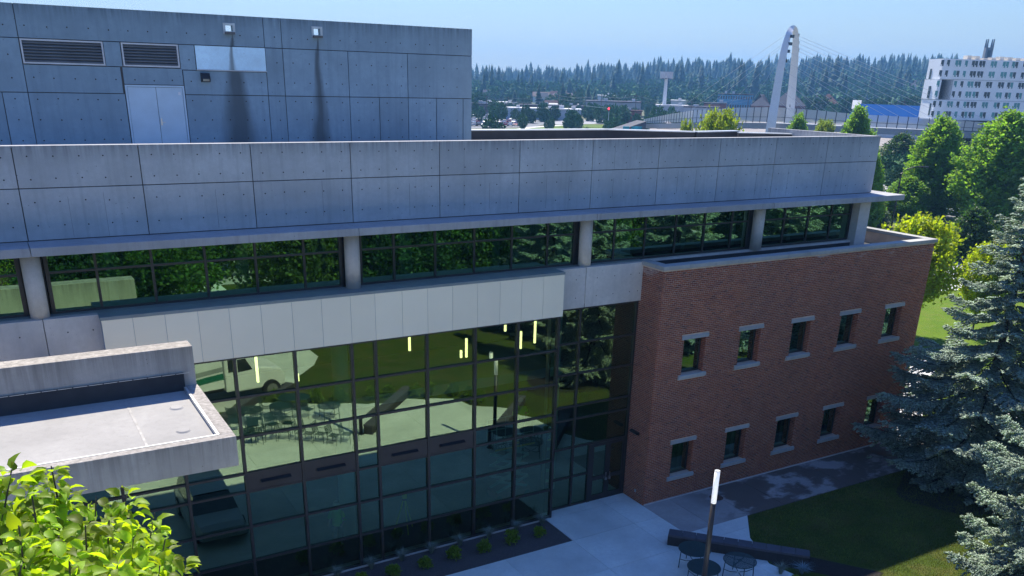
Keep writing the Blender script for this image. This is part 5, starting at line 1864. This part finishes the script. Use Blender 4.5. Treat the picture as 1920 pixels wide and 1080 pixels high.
ZH = lambda x, y: hx(1700 + x / 5.4, 60 + y / 5.4)
zt = ZH(310, 265)[1]
zb = ZH(185, 885)[1]
fl = (zt - zb) / 6
HL = 62
for k_, (sx0, so) in enumerate(((0, 0), (-.15, .08), (.08, -.06))):
    z0 = zb + fl * 2 * k_
    BX('storey_block', HWH, hot, sx0, HL, so, 7.0, z0 + .06, z0 + 2 * fl - .06)
BX('storey_gap', M('hotel_joint', (.45, .48, .52), .7), hot, .3, HL - .3, 0.3, 6.8, zb - .05, zt - .1)
BX('ground_floor', M('hotel_base_dark', (.05, .055, .06), .6, .2), hot, 2, HL - 2, 2.5, 6.5, 0, zb)
for x in (8, 20, 32, 44, 56):
    BX('pillar', WB['grey'], hot, x, x + .7, .8, 1.5, 0, zb)
offs = [0, .15, -.35 + .35]
soff = (0, .08, -.06)
cols = [355, 415, 499, 531, 597, 668, 700, 742, 774, 860, 892, 982, 1014, 1076, 1108, 1190, 1222]
xs_ = [ZH(c, 345)[0] for c in cols] + []
xs_ += [xs_[-1] + 2.9 * i + (i % 2) * .6 for i in range(1, 12)]
for r in range(6):
    z0 = zb + fl * r
    for i, x in enumerate(xs_):
        if r in (2, 3) and abs(x - ZH(400, 580)[0]) < 2.05:
            continue
        f = soff[r // 2]
        w = BX('window', HG1 if R_.random() < .45 else HG2, hot, x - .36, x + .36, f - .05, f + .03, z0 + fl * .26, z0 + fl * .86)
        BX('vent_panel', HWH, w, x - .36, x - .05, f - .07, f - .051, z0 + fl * .26, z0 + fl * .42)
xd = ZH(400, 580)[0]
BX('dark_recess', M('hotel_recess', (.02, .022, .03), .5), hot, xd - 1.6, xd + 1.6, .08, .3, zb + 2 * fl + .1, zb + 4 * fl - .1)
for i in range(3):
    BX('side_window', HG2, hot, -.06 - .35 * (i == 1), .02, 1.4 + 1.6 * i, 2.2 + 1.6 * i, zb + 1 + fl * i * 1.7, zb + 1 + fl * (i * 1.7 + 1.2))
for i in range(16):
    BX('roof_unit', WB['cream'], hot, 8 + i * 2.2, 9.2 + i * 2.2, 3, 5, zt + .0, zt + R_.uniform(.4, 1.0))
# stone clock tower top beyond
p = AT(1851, 105, 620)
ct = thing('stone_tower', 'dark stone tower with two corner spires rising behind the hotel roof', 'tower', (p[0], p[1], 0), -.7)
zt2 = AT(1855, 84, 620)[2]
STD = M('dark_tower_stone', (.16, .17, .2), .9)
BX('shaft', STD, ct, -2.0, 2.0, -2.0, 2.0, 0, zt2 - 1.5)
for sx in (-1.6, 1.6):
    for sy in (-1.6, 1.6):
        MB().cyl(sx, sy, zt2 - 1.5, zt2 + 3.0, .55, .3, n=6).build('spire', STD, ct)
for sy in (-2.03,):
    BX('belfry_opening', M('tower_opening', (.04, .05, .07), .9), ct, -.9, .9, sy, sy + .02, zt2 - 9, zt2 - 3)

# footbridge with arch pylon
BW = M('bridge_white_steel', (.72, .72, .73), .45, .04)
BGY = M('bridge_grey_steel', (.24, .26, .29), .6, .1)
BDK = M('bridge_dark_post', (.05, .055, .065), .6, .1)
fp = bpy.data.materials.new('fence_mesh')
fp.use_nodes = True
t_ = fp.node_tree
tr_ = _n(t_, 'ShaderNodeBsdfTransparent')
mx_ = _n(t_, 'ShaderNodeMixShader')
mx_.inputs[0].default_value = .55
t_.nodes['Principled BSDF'].inputs['Base Color'].default_value = (.85, .84, .82, 1)
t_.links.new(tr_.outputs[0], mx_.inputs[1])
t_.links.new(t_.nodes['Principled BSDF'].outputs[0], mx_.inputs[2])
t_.links.new(mx_.outputs[0], t_.nodes['Material Output'].inputs[0])
deck = [(1206, 232, 223, 330), (1255, 230.5, 213, 302), (1300, 229.5, 206, 280), (1380, 229, 201, 260), (1450, 230, 200, 250), (1530, 233, 206, 249), (1600, 237, 213, 252), (1720, 242, 219.5, 258), (1850, 248, 229, 270), (1990, 256, 240, 285)]
fb = thing('footbridge', 'grey footbridge with mesh fence hung from a white arch pylon', 'bridge')


def dk_at(s):                              # s in 0..len-1
    i = min(len(deck) - 2, int(s))
    f = s - i
    q = [deck[i][k] + (deck[i + 1][k] - deck[i][k]) * f for k in range(4)]
    lo, hi = AT(q[0], q[1], q[3]), AT(q[0], q[2], q[3])
    return Vector(lo), hi[2] - lo[2]


for i in range(len(deck) - 1):
    a, _ = dk_at(i)
    b, _ = dk_at(i + .9999)
    dv = (b - a).normalized()
    nn = Vector((-dv.y, dv.x, 0)).normalized()
    if nn.dot(Vector((a.x, a.y, 0))) < 0:
        nn = -nn
    MB().bar(a + nn * 2.6 + Vector((0, 0, -.35)), b + nn * 2.6 + Vector((0, 0, -.35)), 5.2, .5).build('deck', BGY, fb)
    MB().bar(a + Vector((0, 0, -.85)), b + Vector((0, 0, -.85)), .35, 1.5).build('girder', BGY, fb)
    MB().bar(a + nn * 5.2 + Vector((0, 0, -.85)), b + nn * 5.2 + Vector((0, 0, -.85)), .35, 1.5).build('girder', BGY, fb)
s_, pts = 0, []
tot = sum((dk_at(i + .9999)[0] - dk_at(i)[0]).length for i in range(len(deck) - 1))
s_ = 0.0
while s_ < len(deck) - 1.001:
    i = int(s_)
    seg = (dk_at(i + .9999)[0] - dk_at(i)[0]).length
    pts.append(dk_at(s_))
    s_ += 2.6 / seg
for i, (p, h) in enumerate(pts):
    MB().bar(p, p + Vector((0, 0, h)), .16, .16).build('fence_post', BDK, fb)
    if i:
        q, h2 = pts[i - 1]
        up = Vector((0, 0, 1))
        MB().add([q + up * .15, p + up * .15, p + up * (h - .1), q + up * (h2 - .1)], [(0, 1, 2, 3)]).build('fence_panel', fp, fb)
        MB().bar(q + up * h2 * .36, p + up * h * .36, .08, .1).build('fence_rail', BDK, fb)
for u, v, d in ((1300, 229, 282), (1560, 235, 252), (1700, 242, 260), (1840, 248, 272)):
    p = AT(u, v, d)
    MB().box(p[0] - .4, p[0] + .4, p[1] + 1.5, p[1] + 2.3, -.1, p[2] - .7).build('pier', BGY, fb)
leg1 = [(1440.5, 268, 246), (1447.5, 225, 246), (1454, 185, 247), (1461, 142, 247.5), (1468.5, 102, 248), (1475.5, 74, 249), (1481, 58, 250), (1487, 51, 252)]
leg2 = [(1487, 51, 252), (1491, 57, 254), (1492.3, 74, 255), (1490.8, 102, 256), (1487.5, 142, 257), (1483.5, 185, 257.5), (1480, 225, 258), (1476, 268, 258)]
path = [Vector(AT(*p)) for p in leg1 + leg2[1:]]


def ribbon(path, w0, w1, name, par):
    k = len(path)
    V = []
    vd = Vector((path[0].x, path[0].y, 0)).normalized()
    for i, p in enumerate(path):
        d = (path[min(k - 1, i + 1)] - path[max(0, i - 1)]).normalized()
        s = d.cross(vd).normalized()
        f = abs(i - (k - 1) / 2) / ((k - 1) / 2)
        w = (w1 + (w0 - w1) * f) / 2
        V += [p - s * w - vd * w, p + s * w - vd * w, p + s * w + vd * w, p - s * w + vd * w]
    mb = MB().add(V, [(i * 4 + j, i * 4 + (j + 1) % 4, i * 4 + 4 + (j + 1) % 4, i * 4 + 4 + j) for i in range(k - 1) for j in range(4)] + [(3, 2, 1, 0), tuple((k - 1) * 4 + j for j in range(4))])
    return mb.build(name, BW, par)


# smooth the arch
def chaikin(P, n=2):
    for _ in range(n):
        Q = [P[0]]
        for a, b in zip(P[:-1], P[1:]):
            Q += [a * .75 + b * .25, a * .25 + b * .75]
        P = Q + [P[-1]]
    return P


pyl = ribbon(chaikin(path), 2.5, 1.2, 'arch_pylon', fb)
CAB = M('cable_steel', (.42, .45, .5), .5, .05)
R2p = [(1494, 66), (1494, 80), (1493.5, 94), (1492, 112), (1491, 128), (1489, 145), (1487, 162), (1484.5, 180), (1481, 198)]
for i, (u, v) in enumerate(R2p):
    a = Vector(AT(u, v, 257))
    e, h = dk_at(8.6 - .52 * i if 8.6 - .52 * i > 4.6 else 4.6)
    MB().tube([a, e + Vector((0, 0, .3))], .032, 4).build('cable', CAB, fb)
    MB().box(a.x - .35, a.x + .6, a.y - .35, a.y + .35, a.z - .35, a.z + .35).build('anchor', BDK, pyl)
    a2 = Vector(AT(1486 - (v - 60) * .29, v + 2, 248))
    e2, h2 = dk_at(8.4 - .52 * i if 8.4 - .52 * i > 4.6 else 4.6)
    MB().tube([a2, e2 + Vector((0, 0, .3))], .03, 4).build('cable', CAB, fb)
    MB().box(a2.x - .2, a2.x + .7, a2.y - .3, a2.y + .3, a2.z - .35, a2.z + .35).build('anchor', BDK, pyl)
for i, (u, v) in enumerate(((1474, 65), (1469, 82), (1466, 88), (1461, 101), (1456, 120))):
    a = Vector(AT(u, v, 248))
    e, h = dk_at(.6 + .62 * i)
    MB().tube([a, e + Vector((0, 0, .3))], .03, 4).build('cable', CAB, fb)
# abutment wall at the left end of the bridge
a, b, c = Vector(AT(1148, 243, 300)), Vector(AT(1212, 227.5, 318)), Vector(AT(1235, 243, 290))
ab = MB()
ab.add([(a.x, a.y, -.5), (b.x, b.y, -.5), (b.x, b.y, b.z), (a.x, a.y, a.z - 1), (a.x + 3, a.y + 9, -.5), (b.x + 3, b.y + 9, -.5), (b.x + 3, b.y + 9, b.z), (a.x + 3, a.y + 9, a.z - 1)],
       [(0, 1, 2, 3), (3, 2, 6, 7), (1, 5, 6, 2), (7, 6, 5, 4), (0, 3, 7, 4)])
tag(ab.build('abutment_wall', M('dark_retaining_concrete', (.09, .09, .1), .9, .2, .2)), 'dark sloping abutment wall at the end of the footbridge', 'wall')
for (u0, u1) in ((1168, 1180), (1184, 1204)):
    p, q = Vector(AT(u0, 239, 291)), Vector(AT(u1, 239, 291))
    tag(MB().bar((p.x, p.y, p.z - .2), (q.x, q.y, q.z - .2), .3, 1.0).build('mural_panel', M('turquoise_paint', (.03, .38, .48), .6, .3, .8)), 'turquoise painted panel at the foot of the abutment' + (', the longer one' if u1 > 1190 else ', the shorter one'), 'panel')

# antenna mast
p = AT(1243, 222, 480)
am = thing('antenna_mast', 'white monopole mast with a ring of panel antennas', 'mast', (p[0], p[1], 0))
top = AT(1250, 147, 480)[2]
MB().cyl(0, 0, 0, top + 1, 1.1, .75, n=14).build('pole', M('mast_white', (.66, .67, .69), .5, .04), am)
MB().cyl(0, 0, top - .3, top + .1, 2.9, n=18).build('platform', BDK, am)
for i in range(12):
    a = 2 * math.pi * i / 12
    MB().box(2.6, 3.1, -.42, .42, top - .1, top + 3.1, rz=a).build('antenna', M('antenna_pale', (.5, .5, .53), .5, .08), am)
for a in (.6, 3.4):
    MB().cyl(2 * math.cos(a), 2 * math.sin(a), top, top + 5.2, .09, n=6).build('whip', BDK, am)

# power poles and lines
WOOD = M('pole_wood', (.12, .09, .07), .9, .2)
pp = []
for i, (u, vb, vt_, d) in enumerate(((912, 212, 178, 430), (952, 214, 180, 430), (1046, 213, 176, 430), (1126, 216, 176, 420), (1190, 222, 176, 400), (1294, 222, 188, 430), (1400, 214, 180, 470), (1680, 215, 190, 390), (1692, 216, 186, 390))):
    p, zt_ = AT(u, vb, d), AT(u, vt_, d)[2]
    o = thing('power_pole', 'wooden power pole with a crossarm standing among the far roofs', 'pole', (p[0], p[1], 0), -.6, 'power poles among the roofs')
    MB().cyl(0, 0, 0, zt_, .16, .11, n=7).build('pole', WOOD, o)
    MB().box(-1.3, 1.3, -.08, .08, zt_ - .9, zt_ - .72).build('crossarm', WOOD, o)
    pp.append((p[0], p[1], zt_ - .7))
for i, (a, b) in enumerate(zip(pp[:6], pp[1:7])):
    for dz in (0, -1.4):
        q = [tuple(a[k] + (b[k] - a[k]) * f + (dz - 2.0 * 4 * f * (1 - f) * .5 if k == 2 else 0) for k in range(3)) for f in [j / 8 for j in range(9)]]
        tag(MB().tube(q, .035, 4).build('power_line', BGY), 'sagging power line strung between the far wooden poles', 'cable', 'power lines over the roofs')
# traffic signal
p = AT(1141, 221, 345)
ts = thing('traffic_signal', 'traffic signal with long arm and red light over the street', 'traffic signal', (p[0], p[1], 0), -.9)
zt_ = AT(1141, 200, 345)[2]
MB().cyl(0, 0, 0, zt_, .14, .11, n=8).build('pole', GALV, ts)
MB().bar((0, 0, zt_ - .6), (-9, 0, zt_), .12, .12).build('arm', GALV, ts)
hd_ = BX('signal_head', BLACK, ts, -.2, .2, -.35, -.1, zt_ - 1.6, zt_ - .5)
MB().tube([(0, -.36, zt_ - .72), (0, -.42, zt_ - .72)], .32, 12).build('red_light', M('signal_red', (1, .03, .05), .4, 0, emit=4.0), hd_)

# street lamp, sign, planter and car park beyond the wing
p = AT(1676, 400, 118)
sl2_ = thing('street_lamp', 'black street lamp with curved arm in front of the upswept tree', 'street lamp', (p[0], p[1], -.02), math.atan2(-p[0], p[1]) * -1 - 1.0)
zt_ = AT(1690, 320, 118)[2]
rt = Vector((ray(1900, 320)[0] - ray(1700, 320)[0], ray(1900, 320)[1] - ray(1700, 320)[1], 0)).normalized()
sl2_.rotation_euler = (0, 0, math.atan2(rt.y, rt.x))
MB().tube([(0, 0, 0), (0, 0, zt_ * .55), (0, 0, zt_ - .3), (.5, 0, zt_ + .15), (1.5, 0, zt_ + .5), (2.6, 0, zt_ + .55)], .11, 8, .06).build('pole', BLACK, sl2_)
BX('lamp_head', BLACK, sl2_, 2.3, 3.1, -.16, .16, zt_ + .44, zt_ + .6)
p, zt_ = G(1826, 470), AT(1831, 418, math.hypot(*G(1826, 470)[:2]))[2]
sg = thing('monument_sign', 'narrow grey sign slab standing on the roadside lawn', 'sign', (p[0], p[1], -.03), .3)
BX('slab', M('sign_grey', (.36, .37, .4), .6, .08), sg, -.42, .42, -.12, .12, .1, max(zt_, 2.2))
BX('base', WB['grey'], sg, -.6, .6, -.25, .25, 0, .099)
p = G(1668, 408)
pl_ = thing('red_planter', 'rusty red square planter at the edge of the car park', 'planter', (p[0], p[1], 0))
BX('box', M('planter_red', (.3, .07, .05), .7), pl_, -.7, .7, -.7, .7, 0, 1.3)
link('plant', shm[0], None, pl_, loc=(0, 0, 1.2)).scale = (2, 2, 2)
p = G(1640, 408)
rb = link('red_bush', shm[2].copy(), None, loc=(p[0], p[1], 0))
rb.data.materials.clear()
rb.data.materials.append(leafm('leaf_red', (.24, .03, .05)))
rb.scale = (6, 6, 4.5)
tag(rb, 'dark red bush beside the planter at the car park', 'shrub')

cars = []
for r, (v, u0, u1) in enumerate(((217, 890, 1000), (221, 889, 1010), (225.5, 889, 1000), (230.5, 889, 1004), (236, 889, 968))):
    u = u0
    while u < u1:
        cars.append((u, v, R_.choice(['white', 'white', 'silver', 'silver', 'black', 'grey', 'white', 'blue', 'red']), 0))
        u += R_.uniform(8, 12)
for u, v in ((1645, 386), (1660, 396), (1690, 392), (1715, 398), (1775, 400), (1800, 392), (1830, 398), (1858, 392), (1885, 398), (1905, 390), (1650, 376), (1700, 378), (1790, 380), (1875, 380)):
    cars.append((u, v, R_.choice(['white', 'silver', 'white', 'grey', 'silver']), 1))
for u, v in ((1388, 241), (1404, 239.5), (1414, 241), (1556, 243), (1562, 242), (1238, 240), (1295, 240)):
    cars.append((u, v, R_.choice(['white', 'silver', 'black']), 2))
sd_yaw = math.atan2(sd.y, sd.x)
used = False
for i, (u, v, c, where) in enumerate(cars):
    p = G(u, v)
    o = car0 if not used else copy_tree(car0)
    used = True
    o.location = (p[0], p[1], .0)
    o.rotation_euler = (0, 0, (.95 + (0 if i % 3 else math.pi) + R_.uniform(-.04, .04)) if where != 1 else sd_yaw + math.pi / 2 + R_.uniform(-.05, .05))
    paint(o, c)
    w_ = ('in the far car park before the pale store', 'in the car park under the upswept trees', 'below the footbridge by the arch pylon')[where]
    tag(o, f'{c} car standing {w_}', 'car', f'{c} cars {w_}')
sheet('parking_lot', [G(u, v)[:2] for u, v in ((870, 241), (1000, 238), (1050, 226), (1050, 212.5), (870, 214))], -.03, ASPH)
sheet('lawn', [G(u, v)[:2] for u, v in ((890, 252), (1200, 252), (1180, 236), (1110, 233), (1060, 234.5), (990, 239), (930, 243))], -.02, GRASSF)
sheet('path', [G(u, v)[:2] for u, v in ((935, 247), (950, 247), (1000, 239.5), (1060, 235), (1050, 234), (990, 238))], -.012, ROADC)
sheet('street', [G(u, v)[:2] for u, v in ((1040, 233), (1210, 231), (1210, 222), (1040, 225))], -.034, M('town_street', (.3, .3, .31), .9, .1, .1))
sheet('rail_yard', [G(u, v)[:2] for u, v in ((1215, 262), (1720, 275), (1720, 232), (1215, 226))], -.03, M('rail_ballast', (.26, .23, .21), .95, .25, .15))
# fence along the street
fs = thing('street_fence', 'dark railing fence along the street above the green bank', 'fence')
for i in range(46):
    p = AT(1075 + i * 3, 232, 322)
    BX('fence_post', BDK, fs, p[0] - .05, p[0] + .05, p[1] - .05, p[1] + .05, 0, 2.0)
for z in (.4, 1.9):
    a, b = AT(1075, 232, 322), AT(1210, 232, 322)
    pts_ = [AT(1075 + i * 9, 232, 322) for i in range(16)]
    MB().tube([(q[0], q[1], z) for q in pts_], .04, 4).build('fence_rail', BDK, fs)

# ------------------------------------------------------------------ air
hz_ = MB().box(-3000, 3000, -3000, 3000, -1.2, 130)
hv = bpy.data.materials.new('haze_air')
hv.use_nodes = True
t_ = hv.node_tree
t_.nodes.remove(t_.nodes['Principled BSDF'])
pv = _n(t_, 'ShaderNodeVolumePrincipled')
pv.inputs['Color'].default_value = (.23, .55, 1.0, 1)
pv.inputs['Density'].default_value = .00024
pv.inputs['Anisotropy'].default_value = .2
t_.links.new(pv.outputs[0], t_.nodes['Material Output'].inputs['Volume'])
ho = hz_.build('haze', hv, kind='stuff')
ho['label'] = 'thin blue haze filling the air over the town'
